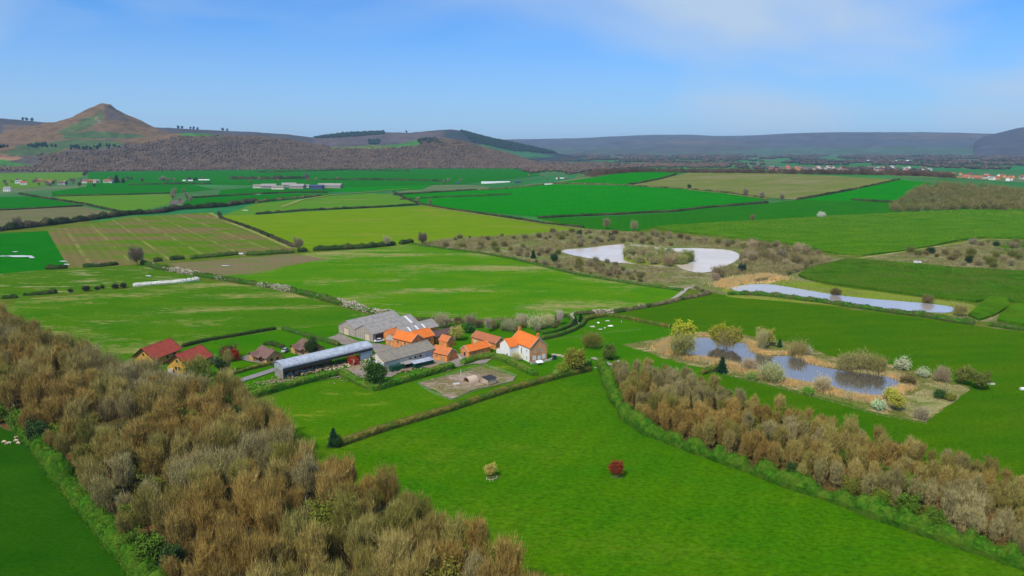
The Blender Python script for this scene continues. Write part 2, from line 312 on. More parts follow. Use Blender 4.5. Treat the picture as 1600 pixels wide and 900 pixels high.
def thing(name, label, cat, loc=(0, 0, 0), rot=0., group=None):
    o = bpy.data.objects.new(name, None); COL.objects.link(o); o.empty_display_size = .5
    o.location = loc; o.rotation_euler = (0, 0, rot); return tag(o, label, cat, group)
class MB:
    def __init__(s): s.V = []; s.F = []
    def box(s, x0, x1, y0, y1, z0, z1):
        k = len(s.V); s.V += [(x, y, z) for z in (z0, z1) for y in (y0, y1) for x in (x0, x1)]
        s.F += [(k, k+2, k+3, k+1), (k+4, k+5, k+7, k+6), (k, k+1, k+5, k+4), (k+2, k+6, k+7, k+3), (k, k+4, k+6, k+2), (k+1, k+3, k+7, k+5)]; return s
    def poly(s, pts): k = len(s.V); s.V += list(pts); s.F.append(tuple(range(k, k+len(pts)))); return s
    def prism(s, a, b):
        """two outlines with the same count of points, joined"""
        k = len(s.V); n = len(a); s.V += list(a)+list(b); s.F += [tuple(range(k, k+n))[::-1], tuple(range(k+n, k+2*n))]
        for i in range(n): j = (i+1) % n; s.F.append((k+i, k+j, k+n+j, k+n+i))
        return s
    def bar(s, p, q, r0, r1=None, n=5):
        r1 = r0 if r1 is None else r1; p = Vector(p); q = Vector(q); d = (q-p).normalized()
        a = d.orthogonal().normalized(); b = d.cross(a)
        c = [(math.cos(2*math.pi*i/n), math.sin(2*math.pi*i/n)) for i in range(n)]
        return s.prism([tuple(p+a*x*r0+b*y*r0) for x, y in c], [tuple(q+a*x*r1+b*y*r1) for x, y in c])
    def obj(s, name, mat, parent=None, loc=(0, 0, 0), rot=0., color=None): return link(name, add_mesh(name, s.V, s.F, mat), parent, loc, rot, color)
def slivers(C, D, L, Wd, rg):
    """thin triangles: foot at C, pointing along D"""
    n = len(C); D = D/np.linalg.norm(D, axis=1)[:, None]; S = np.cross(D, rg.normal(size=(n, 3))); S /= np.linalg.norm(S, axis=1)[:, None]
    L = np.broadcast_to(L, n)[:, None]; Wd = np.broadcast_to(Wd, n)[:, None]
    V = np.empty((n, 3, 3)); V[:, 0] = C-S*Wd/2; V[:, 1] = C+S*Wd/2; V[:, 2] = C+D*L+S*Wd*.2
    return V.reshape(-1, 3), np.arange(3*n).reshape(-1, 3)
def leaves(C, size, rg):
    n = len(C); A = rg.normal(size=(n, 3)); A /= np.linalg.norm(A, axis=1)[:, None]; B = np.cross(A, rg.normal(size=(n, 3))); B /= np.linalg.norm(B, axis=1)[:, None]
    s = (np.broadcast_to(size, n)*rg.uniform(.6, 1.3, n))[:, None]
    V = np.empty((n, 4, 3)); V[:, 0] = C-A*s*.6; V[:, 1] = C+B*s*.45; V[:, 2] = C+A*s*.6; V[:, 3] = C-B*s*.4
    return V.reshape(-1, 3), np.arange(4*n).reshape(-1, 4)
def struct(o, label=None): return tag(o, label, None, None, 'structure')

# ---------------------------------------------------------------- the land
def patchwork_mat():
    m, n, l, b = newmat('far_land'); g = n.new('ShaderNodeNewGeometry').outputs['Position']
    mpp = n.new('ShaderNodeMapping'); mpp.inputs['Scale'].default_value = (.0032, .0016, 0); mpp.inputs['Rotation'].default_value = (0, 0, .3); l.new(g, mpp.inputs[0])
    v = n.new('ShaderNodeTexVoronoi'); v.inputs['Scale'].default_value = 1.; v.distance = 'MANHATTAN'; l.new(mpp.outputs[0], v.inputs['Vector'])
    sp = n.new('ShaderNodeSeparateColor'); l.new(v.outputs['Color'], sp.inputs[0])
    r = n.new('ShaderNodeValToRGB'); r.color_ramp.interpolation = 'CONSTANT'; e = r.color_ramp.elements
    cs = [(0, (.015, .14, .012)), (.25, (.04, .14, .02)), (.42, (.012, .16, .03)), (.6, (.13, .11, .07)), (.72, (.03, .17, .02)), (.86, (.10, .15, .04))]
    e[0].color = cs[0][1]+(1,); e[1].position = cs[1][0]; e[1].color = cs[1][1]+(1,)
    for p, c in cs[2:]: q = e.new(p); q.color = c+(1,)
    l.new(sp.outputs[0], r.inputs[0])
    f = nramp(n, l, nnoise(n, l, g, .01, 6, .7, sc=(1, 1.5, 1)), .35, .65)
    col = nmix(n, l, 1., r.outputs[0], nmix(n, l, f, (.75, .8, .8, 1), (1.2, 1.15, 1.2, 1)), 'MULTIPLY')
    l.new(col, b.inputs['Base Color']); return m
M['far_land'] = patchwork_mat()
ua = np.arctan((np.linspace(-1500, 3100, 300)-800)/F); ud = np.concatenate([[20], np.geomspace(60, 30000, 230)])
A, D_ = np.meshgrid(ua, ud); X = D_*np.sin(A); Y = D_*np.cos(A); Z = tz(X, Y)-.15-sstep(1000, 3000, D_)*.4
nr, nc = A.shape; idx = np.arange(nr*nc).reshape(nr, nc)
Fq = np.stack([idx[:-1, :-1], idx[:-1, 1:], idx[1:, 1:], idx[1:, :-1]], -1).reshape(-1, 4)
Vg = np.stack([X, Y, Z], -1).reshape(-1, 3)
# behind the camera too, so the land goes on when the view moves
k = len(Vg); Vg = np.vstack([Vg, [(-9000, -6000, -.2), (9000, -6000, -.2)]])
gr = link('ground', add_mesh('ground', Vg, Fq, M['far_land'])); struct(gr, 'green farmland of the wide valley floor')
mb = MB(); mb.poly([(-9000, -6000, -.3), (9000, -6000, -.3), (9000, 90, -.3), (-9000, 90, -.3)]); struct(mb.obj('ground', M['grass_near']), 'pasture below the camera')

import bmesh
LAY = [0]
def sheet(name, pts, mat, label, z=None, kind='structure', height=0., fine=False):
    """a field or other ground surface, outline in picture points, laid on the land"""
    LAY[0] += 1; z = .02+.004*LAY[0] if z is None else z
    if name in ('bank', 'wetland', 'reedbed', 'farmyard', 'pen_ground', 'patio', 'island', 'field') and len(pts) < 60:
        Q = []; am = 2.2 if name != 'field' else .6
        for i, a in enumerate(pts):
            b = pts[(i+1) % len(pts)]; n = max(1, min(12, int(math.hypot(b[0]-a[0], b[1]-a[1])/9)))
            for j in range(n):
                x, y = a[0]+(b[0]-a[0])*j/n, a[1]+(b[1]-a[1])*j/n; k = am*min(1.5, max(.1, (y-250)/300))
                Q.append((x+k*1.6*mnoise.noise((x*.13, y*.13, LAY[0])), y+k*mnoise.noise((x*.13, y*.13, LAY[0]+50.))))
        pts = Q
    bm = bmesh.new(); vs = [bm.verts.new((p[0], p[1], 0)) for p in pts]; bm.faces.new(vs)
    far = any(p[1] < 345 and p[0] > 735 for p in pts)
    if far:
        bmesh.ops.triangulate(bm, faces=bm.faces[:])
        xs = [p[0] for p in pts]; ys = [p[1] for p in pts]
        for v in np.arange(min(xs)+11, max(xs), 22.): bmesh.ops.bisect_plane(bm, geom=bm.verts[:]+bm.edges[:]+bm.faces[:], plane_co=(v, 0, 0), plane_no=(1, 0, 0))
        v = min(ys)+1
        while v < min(max(ys), 345):
            bmesh.ops.bisect_plane(bm, geom=bm.verts[:]+bm.edges[:]+bm.faces[:], plane_co=(0, v, 0), plane_no=(0, 1, 0)); v += 1.2 if v < 300 else 2.5
    for v in bm.verts:
        q = T(v.co.x, v.co.y); d = math.hypot(q[0], q[1]); v.co = (q[0], q[1], q[2]+z+(.25 if far else 0)*min(1, max(0, (d-800)/600)))
    bmesh.ops.recalc_face_normals(bm, faces=bm.faces)
    for f in bm.faces:
        if f.normal.z < 0: f.normal_flip()
    if height:
        r = bmesh.ops.extrude_face_region(bm, geom=bm.faces[:]); up = [e for e in r['geom'] if isinstance(e, bmesh.types.BMVert)]
        for v in up: v.co.z += height
    me = bpy.data.meshes.new(name); bm.to_mesh(me); bm.free(); me.materials.append(mat)
    o = link(name, me); tag(o, label, None, None, kind); return o

FIELDS = [
 ('far_land_right', 'field_green_olive', [(-80,262),(140,262),(130,276),(60,292),(-80,300)], 'pasture below the left foot of the hills'),
 ('f', 'field_lush', [(140,262),(560,260),(820,264),(845,274),(720,288),(560,292),(300,288),(135,292)], 'wide green fields below the hill woods'),
 ('f', 'field_green_olive', [(480,265),(560,261),(690,266),(680,280),(540,282)], 'paler striped field below the woods'),
 ('f', 'field_bright', [(500,284),(690,281),(660,296),(545,300),(500,298)], 'bright field right of the distant farm'),
 ('f', 'field_lush', [(80,300),(130,292),(290,286),(335,296),(275,302),(82,306)], 'bright field below the left village'),
 ('f', 'field_lush', [(-80,309),(50,307),(130,321),(-80,329)], 'green field on the far left edge'),
 ('f', 'field_brown', [(-80,330),(130,323),(196,335),(120,347),(60,354),(-80,362)], 'brown stubble field on the left edge'),
 ('f', 'field_green_olive', [(82,307),(275,303),(262,320),(200,334),(130,320)], 'olive green field left of the track'),
 ('f', 'field_lush', [(292,311),(342,307),(400,304),(510,302),(517,305),(475,310),(350,323),(278,328)], 'green strip below the distant farm'),
 ('f', 'field_lush', [(345,297),(420,290),(530,290),(520,300),(400,303),(340,306)], 'green strip with the distant farm on it'),
 ('f', 'field_green_olive', [(345,337),(400,318),(475,311),(517,306),(580,302),(612,304),(655,319),(527,327),(400,335),(358,343)], 'green field below the farm track'),
 ('f', 'field_yellow', [(345,337),(400,336),(527,328),(655,322),(700,327),(800,342),(912,357),(900,362),(850,366),(750,371),(650,380),(617,384),(489,393),(462,389),(400,362)], 'big yellow green field in the middle'),
 ('f', 'field_striped', [(74,361),(200,339),(325,332),(352,342),(400,363),(460,388),(455,394),(372,401),(297,406),(240,410),(185,416),(130,420),(103,414)], 'field with pale wheel tracks and brown drifts'),
 ('f', 'field_lush', [(-80,368),(74,361),(106,416),(71,422),(-80,434)], 'deep green field with flood puddles'),
 ('f', 'field_rough', [(-80,434),(71,422),(220,414),(325,434),(310,438),(180,453),(28,466),(-80,470)], 'rough pasture with pale tussocks'),
 ('f', 'field_bright', [(612,302),(745,297),(800,294),(862,288),(975,290),(1075,296),(1135,302),(1200,312),(1100,324),(1050,330),(950,336),(840,339),(700,326),(655,319)], 'vivid green field in the centre distance'),
 ('f', 'field_bright_dim', [(840,341),(950,338),(1050,332),(1100,326),(1200,318),(1262,311),(1412,312),(1400,332),(1200,347),(1020,357),(985,362),(912,357)], 'green field before the reed crop'),
 ('f', 'field_bright', [(1245,313),(1270,310),(1330,298),(1405,281),(1455,286),(1425,300),(1395,316)], 'bright green triangle field on the rise'),
 ('f', 'field_olive', [(985,290),(1030,281),(1075,270),(1200,271),(1300,275),(1400,281),(1330,297),(1245,312),(1200,309),(1135,301),(1075,296)], 'olive brown field on top of the rise'),
 ('f', 'field_bright', [(862,287),(930,277),(960,272),(1000,269),(1075,267),(1030,281),(980,289)], 'bright strip field beside the olive field'),
 ('f', 'field_left', [(20,478),(28,467),(100,463),(180,455),(310,439),(400,447),(462,460),(525,478),(575,492),(620,494),(540,506),(430,517),(320,535),(282,545),(250,640),(180,640),(60,530),(-40,500)], 'field with dry straw streaks left of the farm'),
 ('f', 'field_plough', [(262,412),(370,404),(460,397),(500,399),(512,405),(470,412),(440,418),(400,430),(325,432)], 'bare brown ploughed patch'),
 ('f', 'field_mid', [(400,440),(330,432),(400,428),(440,418),(470,412),(512,405),(460,397),(560,390),(645,382),(700,388),(800,405),(900,430),(1000,446),(1062,455),(1070,462),(1040,470),(960,487),(900,492),(850,501),(700,502),(640,499),(612,492),(575,482),(525,471),(462,455)], 'large green field behind the farm'),
 ('f', 'grass_right', [(955,492),(1112,459),(1135,462),(1300,480),(1480,503),(1600,520),(1800,536),(1900,900),(1600,790),(1400,720),(1130,630),(960,580),(1060,515)], 'green pasture around the lower pond'),
 ('f', 'grass_lawn', [(250,610),(282,545),(320,535),(430,517),(540,506),(620,494),(700,502),(850,501),(900,492),(960,492),(1060,515),(1125,572),(1100,590),(960,580),(920,584),(860,597),(785,570),(765,565),(600,603),(480,606),(370,628),(310,620)], 'lawns and grass of the farmstead'),
 ('f', 'grass_near', [(515,700),(600,674),(700,645),(790,615),(860,597),(920,582),(945,582),(958,606),(972,640),(994,668),(1040,692),(1100,714),(1180,742),(1260,770),(1350,802),(1450,838),(1540,868),(1620,897),(1800,960),(1800,1500),(500,1500),(600,900),(480,720)], 'big smooth green field in front'),
 ('f', 'grass_paddock', [(370,632),(480,605),(532,588),(582,612),(650,594),(715,577),(765,562),(785,565),(835,588),(862,596),(790,614),(700,644),(525,697),(480,712),(380,680)], 'green paddock beside the poultry pen'),
 ('f', 'grass_left', [(-400,640),(0,650),(90,690),(160,765),(215,830),(285,905),(400,1100),(-600,1500)], 'dark green meadow in the bottom left corner'),
 ('f', 'wood_floor', [(-300,470),(0,480),(60,520),(130,552),(200,580),(262,598),(330,620),(372,632),(430,670),(470,715),(510,735),(590,778),(665,823),(750,870),(830,915),(920,980),(1020,1100),(360,1100),(240,900),(175,825),(122,765),(78,712),(50,690),(0,668),(-300,600)], 'leaf litter under the left wood'),
 ('f', 'wood_floor', [(950,582),(1050,600),(1130,632),(1200,655),(1290,682),(1400,716),(1500,748),(1600,782),(1800,850),(1800,960),(1540,862),(1450,832),(1350,796),(1260,764),(1180,736),(1100,708),(1040,686),(994,662),(972,635),(958,602)], 'leaf litter under the right plantation'),
]
FIELDS.insert(0, ('f', 'verge', [(-500,346),(700,346),(1300,346),(2100,346),(2600,1500),(-1800,1500)], 'rough grass between the fields'))
for nm, mt, pts, lab in FIELDS:
    sheet('field' if 'floor' not in mt else 'ground', pts, M[mt], lab)
WETLAND = [(645,383),(700,372),(800,368),(912,358),(985,362),(1050,366),(1200,381),(1282,396),(1330,406),(1287,416),(1247,432),(1290,448),(1400,466),(1500,478),(1560,490),(1560,506),(1480,500),(1300,476),(1137,462),(1080,452),(1000,444),(900,428),(800,404),(700,387)]
sheet('wetland', WETLAND, M['wetland'], 'dry rough ground around the upper lake')
sheet('wetland', [(1350,402),(1450,389),(1537,376),(1800,374),(1800,432),(1600,426),(1500,420),(1425,414),(1330,408)], M['wetland'], 'scrubby strip between the reed crops')
sheet('grass', [(1560,378),(1640,376),(1640,402),(1545,396)], M['rape2'], 'grassy patch at the right edge')
PB = [(972,539),(1010,533),(1045,528),(1060,520),(1100,522),(1150,522),(1200,530),(1250,538),(1300,558),(1400,572),(1440,583),(1480,588),(1518,609),(1447,660),(1370,645),(1300,625),(1200,600),(1130,584),(1040,561)]
sheet('bank', PB, M['bank'], 'rough bank around the lower pond')
sheet('bank', [(1125,449),(1160,434),(1200,430),(1240,437),(1300,447),(1375,457),(1450,467),(1520,476),(1540,490),(1487,494),(1300,478),(1137,464)], M['grass_bank'], 'grassy bank of the long pond')
sheet('reedbed', [(1122,447),(1150,434),(1190,430),(1225,438),(1200,443),(1155,444),(1136,453)], M['reedbed'], 'tan reeds at the head of the long pond')
LAKE = [(872,393),(885,390),(920,388),(955,383),(980,382),(1012,384),(1037,389),(1075,388),(1112,389),(1140,391),(1156,397),(1154,407),(1137,415),(1125,420),(1110,426),(1087,427),(1065,421),(1057,415),(1032,418),(982,412),(957,411),(925,405),(897,400)]
LONG = [(1137,452),(1155,446),(1200,444),(1237,450),(1300,461),(1350,467),(1400,471),(1450,475),(1495,481),(1487,490),(1450,489),(1400,485),(1337,478),(1275,471),(1200,462),(1170,460)]
POND = [(1035,546),(1045,538),(1075,534),(1081,529),(1105,527),(1122,532),(1150,534),(1169,538),(1176,546),(1178,553),(1195,557),(1235,557),(1259,563),(1267,570),(1300,577),(1337,584),(1390,589),(1415,597),(1418,605),(1400,614),(1378,626),(1347,620),(1319,612),(1300,605),(1281,601),(1244,595),(1225,591),(1197,582),(1178,577),(1159,573),(1143,567),(1120,562),(1094,558),(1071,555),(1051,552)]
M['straw'] = field_mat('straw', (.34, .29, .12, 1), (.26, .25, .08, 1), (.14, .18, .03, 1), patch=(.52, .64), pscale=.06, psc=(1, 1.3, 1), fine=1., bump=.6)
sheet('bank', [(1402,640),(1412,628),(1432,612),(1462,600),(1500,602),(1514,610),(1446,657),(1420,652)], M['straw'], 'straw coloured dry ground at the end of the pond')
def smooth_poly(P_, n=2):
    for _ in range(n):
        Q = []
        for i in range(len(P_)):
            a = P_[i]; b = P_[(i+1) % len(P_)]; Q += [(a[0]*.75+b[0]*.25, a[1]*.75+b[1]*.25), (a[0]*.25+b[0]*.75, a[1]*.25+b[1]*.75)]
        P_ = Q
    return P_
sheet('water', smooth_poly(LAKE), M['lake'], 'pale grey upper lake', z=.35)
sheet('water', smooth_poly(LONG), M['pond_long'], 'long narrow pond below the reeds', z=.36)
sheet('water', smooth_poly(POND), M['pond'], 'dark reflecting lower pond', z=.37)
ISLE = [(979,385),(1000,390),(1050,397),(1065,402),(1087,405),(1080,411),(1057,416),(1025,416),(985,413),(972,405)]
sheet('island', smooth_poly(ISLE), M['grass_bank'], 'scrubby spit in the upper lake', z=.5)
sheet('farmyard', [(500,534),(530,522),(560,534),(600,540),(620,543),(690,545),(735,560),(775,556),(760,568),(722,572),(700,580),(650,574),(610,590),(575,592),(545,592),(560,578),(588,566),(585,548),(545,541)], M['yard'], 'gravel and concrete yard between the barns', z=.40)
sheet('farmyard', [(420,605),(440,596),(500,590),(560,570),(590,566),(580,578),(540,588),(480,598),(425,612)], M['yard'], 'littered ground under the round roofed barn', z=.405)
sheet('patio', [(255,588),(262,583),(296,586),(288,592)], M['yard'], 'paved patch beside the second lodge', z=.41)
sheet('patio', [(372,562),(395,552),(440,566),(420,572)], M['yard'], 'drive beside the third lodge', z=.41)
sheet('pen_ground', [(655,600),(720,583),(755,573),(806,590),(800,597),(745,610),(706,625)], M['pen_earth'], 'bare trampled ground of the poultry pen', z=.42)
sheet('courtyard_grass', [(690,540),(715,532),(735,536),(725,548)], M['grass_lawn'], 'little lawn inside the courtyard', z=.43)
def ribbon(name, path, w, mat, label, z=.44):
    """a path or track following picture points"""
    P3 = [Vector(T(*p)) for p in path]; Q = []
    for a, b in zip(P3[:-1], P3[1:]):
        n = max(1, int((b-a).length/12))
        for i in range(n): Q.append(a.lerp(b, i/n))
    Q.append(P3[-1]); mb = MB(); L = []
    for i, p in enumerate(Q):
        d = (Q[min(i+1, len(Q)-1)]-Q[max(i-1, 0)]); d.z = 0; d.normalize(); s = Vector((-d.y, d.x, 0))*w/2*(1+.15*mnoise.noise(p*.1)); L.append((p+s, p-s))
    for (a, b), (c, e) in zip(L[:-1], L[1:]):
        zz = lambda v: (v.x, v.y, v.z+z+min(.5, max(0, (v.length-700)/1500)))
        mb.poly([zz(b), zz(e), zz(c), zz(a)])
    return struct(mb.obj(name, mat), label)
ribbon('road', [(300,617),(340,606),(372,597),(425,580),(450,572)], 4, M['road'], 'lane leading up past the lodges')
ribbon('road', [(440,568),(470,560),(520,556),(560,548),(595,543)], 4, M['road'], 'lane behind the round roofed barn', .45)
ribbon('track', [(905,512),(898,502),(890,494),(900,489),(950,486),(1010,480),(1050,469),(1066,458),(1072,452),(1082,449)], 3, M['track'], 'pale farm track curving past the big field')
ribbon('path', [(925,560),(945,567),(955,572)], 2.5, M['track'], 'short path beside the farmhouse garden')
ribbon('path', [(1330,406),(1400,396),(1450,388),(1540,375),(1600,376)], 5, M['margin'], 'grassy margin along the reed crop')
ribbon('track', [(328,333),(345,342),(400,364),(455,388)], 6, M['margin'], 'worn track beside the striped field')
ribbon('track', [(440,324),(470,313),(517,305),(580,300),(612,297),(640,295)], 7, M['margin'], 'pale track to the distant farm')
ribbon('path', [(1075,297),(1100,300),(1135,303),(1200,312)], 6, M['margin'], 'pale margin below the olive field')
ribbon('path', [(655,321),(700,328),(800,344),(912,358)], 5, M['margin'], 'margin between the yellow and the vivid field')
# thin pale flood water lying in the left fields
def puddle(px, py, w, h, n=14):
    pts = [(px+w/2*math.cos(2*math.pi*i/n)*(1+random.uniform(-.3, .3)), py+h/2*math.sin(2*math.pi*i/n)*(1+random.uniform(-.3, .3))) for i in range(n)]
    sheet('water', pts, M['flood'], 'pale puddle standing in a field', z=.5)
for a in ((28,401,52,3),(8,401,18,1.5),(50,403,10,2),(24,394,9,1),(98,409,14,1.2),(104,414,9,1.6),(232,432,9,1.6),(153,413,9,1.2),(376,397,10,2),(352,416,14,1),(1433,410,16,3.5),(402,303.5,10,1.2),(383,329,10,1.2)): puddle(*a)

# ---------------------------------------------------------------- hills
def crest(prof, D):
    az_ = []; zc = []
    for px, py in prof:
        r = ray(px, py); hd = math.hypot(r[0], r[1]); az_.append(math.atan2(r[0], r[1])); zc.append(H+r[2]*D/hd)
    return np.array(az_), np.array(zc)
HILLS = {}
def fbm(x, y, s, seed=0., oct=4):
    o = np.empty(x.shape)
    f = o.ravel(); xs = x.ravel(); ys = y.ravel()
    for i in range(len(f)): f[i] = mnoise.fractal((xs[i]*s+seed, ys[i]*s, seed), .9, 2.1, oct)
    return f.reshape(x.shape)
def hill_mat(name, scale, amp=.5):
    m, n, l, b = newmat(name); g = n.new('ShaderNodeNewGeometry').outputs['Position']; at = n.new('ShaderNodeVertexColor'); at.layer_name = 'cover'
    f = nramp(n, l, nnoise(n, l, g, scale, 7, .7, sc=(1, 1, 2)), .3, .7)
    col = nmix(n, l, 1., at.outputs[0], nmix(n, l, f, (1-amp,)*3+(1,), (1+amp,)*3+(1,)), 'MULTIPLY')
    l.new(col, b.inputs['Base Color']); nbump(n, l, f, b, .8, 1/scale*.12); return m
def make_hill(key, prof, foot, D, back, base, covers, label, du=8, nd=60, rough=4, seed=1., bscale=.0022, extra=None):
    a, zc = crest(prof, D)
    uu = np.arange(prof[0][0], prof[-1][0]+.1, du); a_ = np.arctan((uu-800)/F); dd = np.concatenate([np.linspace(foot, D, nd), np.linspace(D, back, 14)[1:]])
    A, Dg = np.meshgrid(a_, dd); X = Dg*np.sin(A); Y = Dg*np.cos(A)
    zz = np.interp(A, a, zc)
    s = np.clip((Dg-foot)/(D-foot), 0, 1); sh = .35*s+.65*s*s*(3-2*s); nz_ = fbm(X, Y, bscale, seed)
    Z = zz*sh + nz_*rough*5*np.sin(np.pi*np.clip(s, 0, 1)) ; fall = np.clip((Dg-D)/(back-D), 0, 1); Z = Z*(1-fall**1.3)-2*(s <= 0)-3*(fall >= 1)
    Z += fbm(X, Y, bscale*12, seed+3, 3)*rough*.5*(s > 0)*np.clip(1-abs(Dg-D)/(.03*D)*0, .3, 1)
    if extra: Z = extra(X, Y, Z)
    nr, nc = A.shape; idx = np.arange(nr*nc).reshape(nr, nc); Fq = np.stack([idx[:-1, :-1], idx[:-1, 1:], idx[1:, 1:], idx[1:, :-1]], -1).reshape(-1, 4)
    Z[:, 0] = -5; Z[:, -1] = -5
    me = add_mesh('hill', np.stack([X, Y, Z], -1).reshape(-1, 3), Fq, hill_mat('hill_'+key, {'front': .02, 'cone': .02, 'back': .008}.get(key, .004)))
    PX, PY = proj(X.ravel(), Y.ravel(), Z.ravel()); jx = PX+nz_.ravel()*14; jy = PY+fbm(X, Y, bscale*6, seed+9, 3).ravel()*3
    c = np.tile(np.array(base+(1,), float), (len(PX), 1))
    for poly, colr in covers: c[inpoly(jx, jy, poly)] = colr+(1,)
    ca = me.color_attributes.new('cover', 'FLOAT_COLOR', 'POINT'); ca.data.foreach_set('color', c.ravel())
    for p in me.polygons: p.use_smooth = True
    HILLS[key] = (X, Y, Z, PX.reshape(A.shape), PY.reshape(A.shape), uu, dd)
    return struct(link('hill', me), label)
BR = (.155, .095, .042); BR2 = (.14, .11, .05); GN = (.045, .17, .02); GD = (.06, .11, .03); WD = (.09, .075, .06); HE = (.060, .052, .048); CD = (.015, .035, .03)
# far moors
make_hill('moor', [(480,236),(600,224),(700,221),(780,218),(900,216),(950,213.5),(1020,210.5),(1080,210.5),(1120,212.5),(1180,211.5),(1230,208.5),(1300,206.5),(1400,206.5),(1440,206.5),(1500,207.5),(1560,209.5),(1600,212),(1800,214),(2100,218),(2300,230)],
          8600, 13000, 16500, (.065, .075, .085), [([(780,232),(2100,228),(2100,245),(780,248)], (.05, .10, .05)), ([(820,240),(1100,226),(1220,228),(1100,240)], (.06, .07, .05)), ([(980,224),(1100,218),(1200,222),(1100,226)], (.10, .08, .07)), ([(1360,212),(1500,208),(1600,214),(1450,217)], (.10, .08, .07))], 'long flat topped moor on the horizon', du=10, nd=50, rough=9, seed=4, bscale=.0009)
make_hill('edge', [(1500,236),(1535,214),(1555,208.5),(1575,204),(1595,199),(1640,196),(1800,190),(2000,195),(2200,230)], 8600, 10500, 13500, (.05, .052, .06), [], 'dark shoulder of moor at the right edge', du=10, nd=40, rough=6, seed=7, bscale=.001)
# middle ridges
make_hill('back', [(-700,190),(-300,184),(0,185),(40,188),(80,192),(150,196),(270,200),(320,203),(400,206.5),(450,210),(490,215),(540,209),(600,206.5),(640,207.5),(680,203.5),(705,202),(722,204.5),(745,210),(770,218),(800,224),(850,235),(900,245),(960,262)],
          5000, 6500, 8200, HE, [([(640,214),(700,203),(740,209),(800,225),(900,243),(960,262),(860,262),(760,226)], (.022, .035, .035)), ([(690,228),(740,222),(830,236),(870,246),(700,246)], (.025, .13, .04)), ([(490,216),(560,208),(690,205),(700,222),(480,228)], (.10, .075, .065)), ([(0,195),(120,200),(60,212),(0,215)], BR)], 'dark heather ridge behind the cone hill', nd=50, rough=6, seed=2, bscale=.0014)
def cone(X, Y, Z):
    r = ray(168, 200); hd = math.hypot(r[0], r[1]); d0 = 4450; cx, cy = r[0]/hd*d0, r[1]/hd*d0
    a = np.arctan2(X, Y)-math.atan2(r[0], r[1]); u = a*1467; v = (np.hypot(X, Y)-d0)/3.03; rr = np.hypot(u, v)
    th = np.arctan2(v, u); right = .5+.5*np.cos(th)
    L_ = np.interp(rr, [0, 8, 25, 50, 80, 110, 170, 260], [67.5, 66.5, 60, 47, 37, 31, 22, 0]); R_ = np.interp(rr, [0, 9, 15, 24, 45, 66, 90, 110, 150, 260], [67.5, 66.5, 60, 56, 46, 36, 28, 22, 8, 0])
    zc = (L_*(1-right)+R_*right)*3.50+H
    w = sstep(250, 120, rr)
    return np.maximum(Z, (zc+fbm(X, Y, .008, 5.)*9+fbm(X, Y, .03, 8.)*4)*w+Z*(1-w)*.9)
make_hill('cone', [(-260,222),(-100,218),(60,215),(168,213),(290,214),(380,222),(460,232)], 3900, 4450, 5600, BR, [([(-260,236),(480,226),(480,262),(-260,262)], WD), ([(95,206),(130,190),(160,170),(160,188),(135,206),(110,212)], (.075,.12,.03)), ([(160,164),(172,162),(192,182),(205,189),(165,187)], (.09, .07, .055)), ([(100,214),(150,204),(220,212),(190,222),(120,222)], GD), ([(148,184),(151,182),(160,190),(157,192)], (.22, .18, .11)), ([(60,225),(200,217),(230,224),(80,232)], BR2)],
          'sharp conical hill with a rocky summit', du=4, nd=110, rough=2.5, seed=3, bscale=.004, extra=cone)
FRONT = [(-700,225),(-300,222),(-100,221),(0,222),(60,219),(100,217),(200,216),(240,213),(270,208),(300,208),(340,210),(400,214),(450,219),(480,225),(520,228.5),(560,227),(620,226),(650,219),(690,217),(720,221),(760,232),(800,242),(835,254),(860,262)]
make_hill('front', FRONT, 3250, 3850, 4300, WD, [([(-700,215),(-20,218),(200,216),(300,205),(330,216),(200,226),(130,232),(60,240),(0,244),(-700,250)], BR), ([(30,226),(110,218),(200,222),(190,230),(90,232),(20,232)], GD), ([(0,236),(60,230),(100,232),(80,242),(20,243)], GD), ([(268,207),(320,207),(345,214),(280,213)], GN), ([(-700,244),(0,242),(36,246),(20,252),(-700,256)], (.30, .16, .08)), ([(-700,254),(10,252),(60,259),(120,264),(-700,270)], GN), ([(600,228),(640,218),(664,216),(655,227),(625,230)], GN), ([(500,231),(600,226),(620,232),(520,236)], (.10, .15, .03))],
          'wooded ridge at the foot of the conical hill', du=6, nd=50, rough=3, seed=5, bscale=.003)
def hz(key, X, Y):
    Xg, Yg, Zg, _, _, uu, dd = HILLS[key]; d = np.hypot(X, Y); u = 800+F*X/Y
    fi = np.interp(u, uu, np.arange(len(uu))); fj = np.interp(d, dd, np.arange(len(dd))); i = np.clip(fi.astype(int), 0, len(uu)-2); j = np.clip(fj.astype(int), 0, len(dd)-2); a = fi-i; b = fj-j
    return Zg[j, i]*(1-a)*(1-b)+Zg[j, i+1]*a*(1-b)+Zg[j+1, i]*(1-a)*b+Zg[j+1, i+1]*a*b

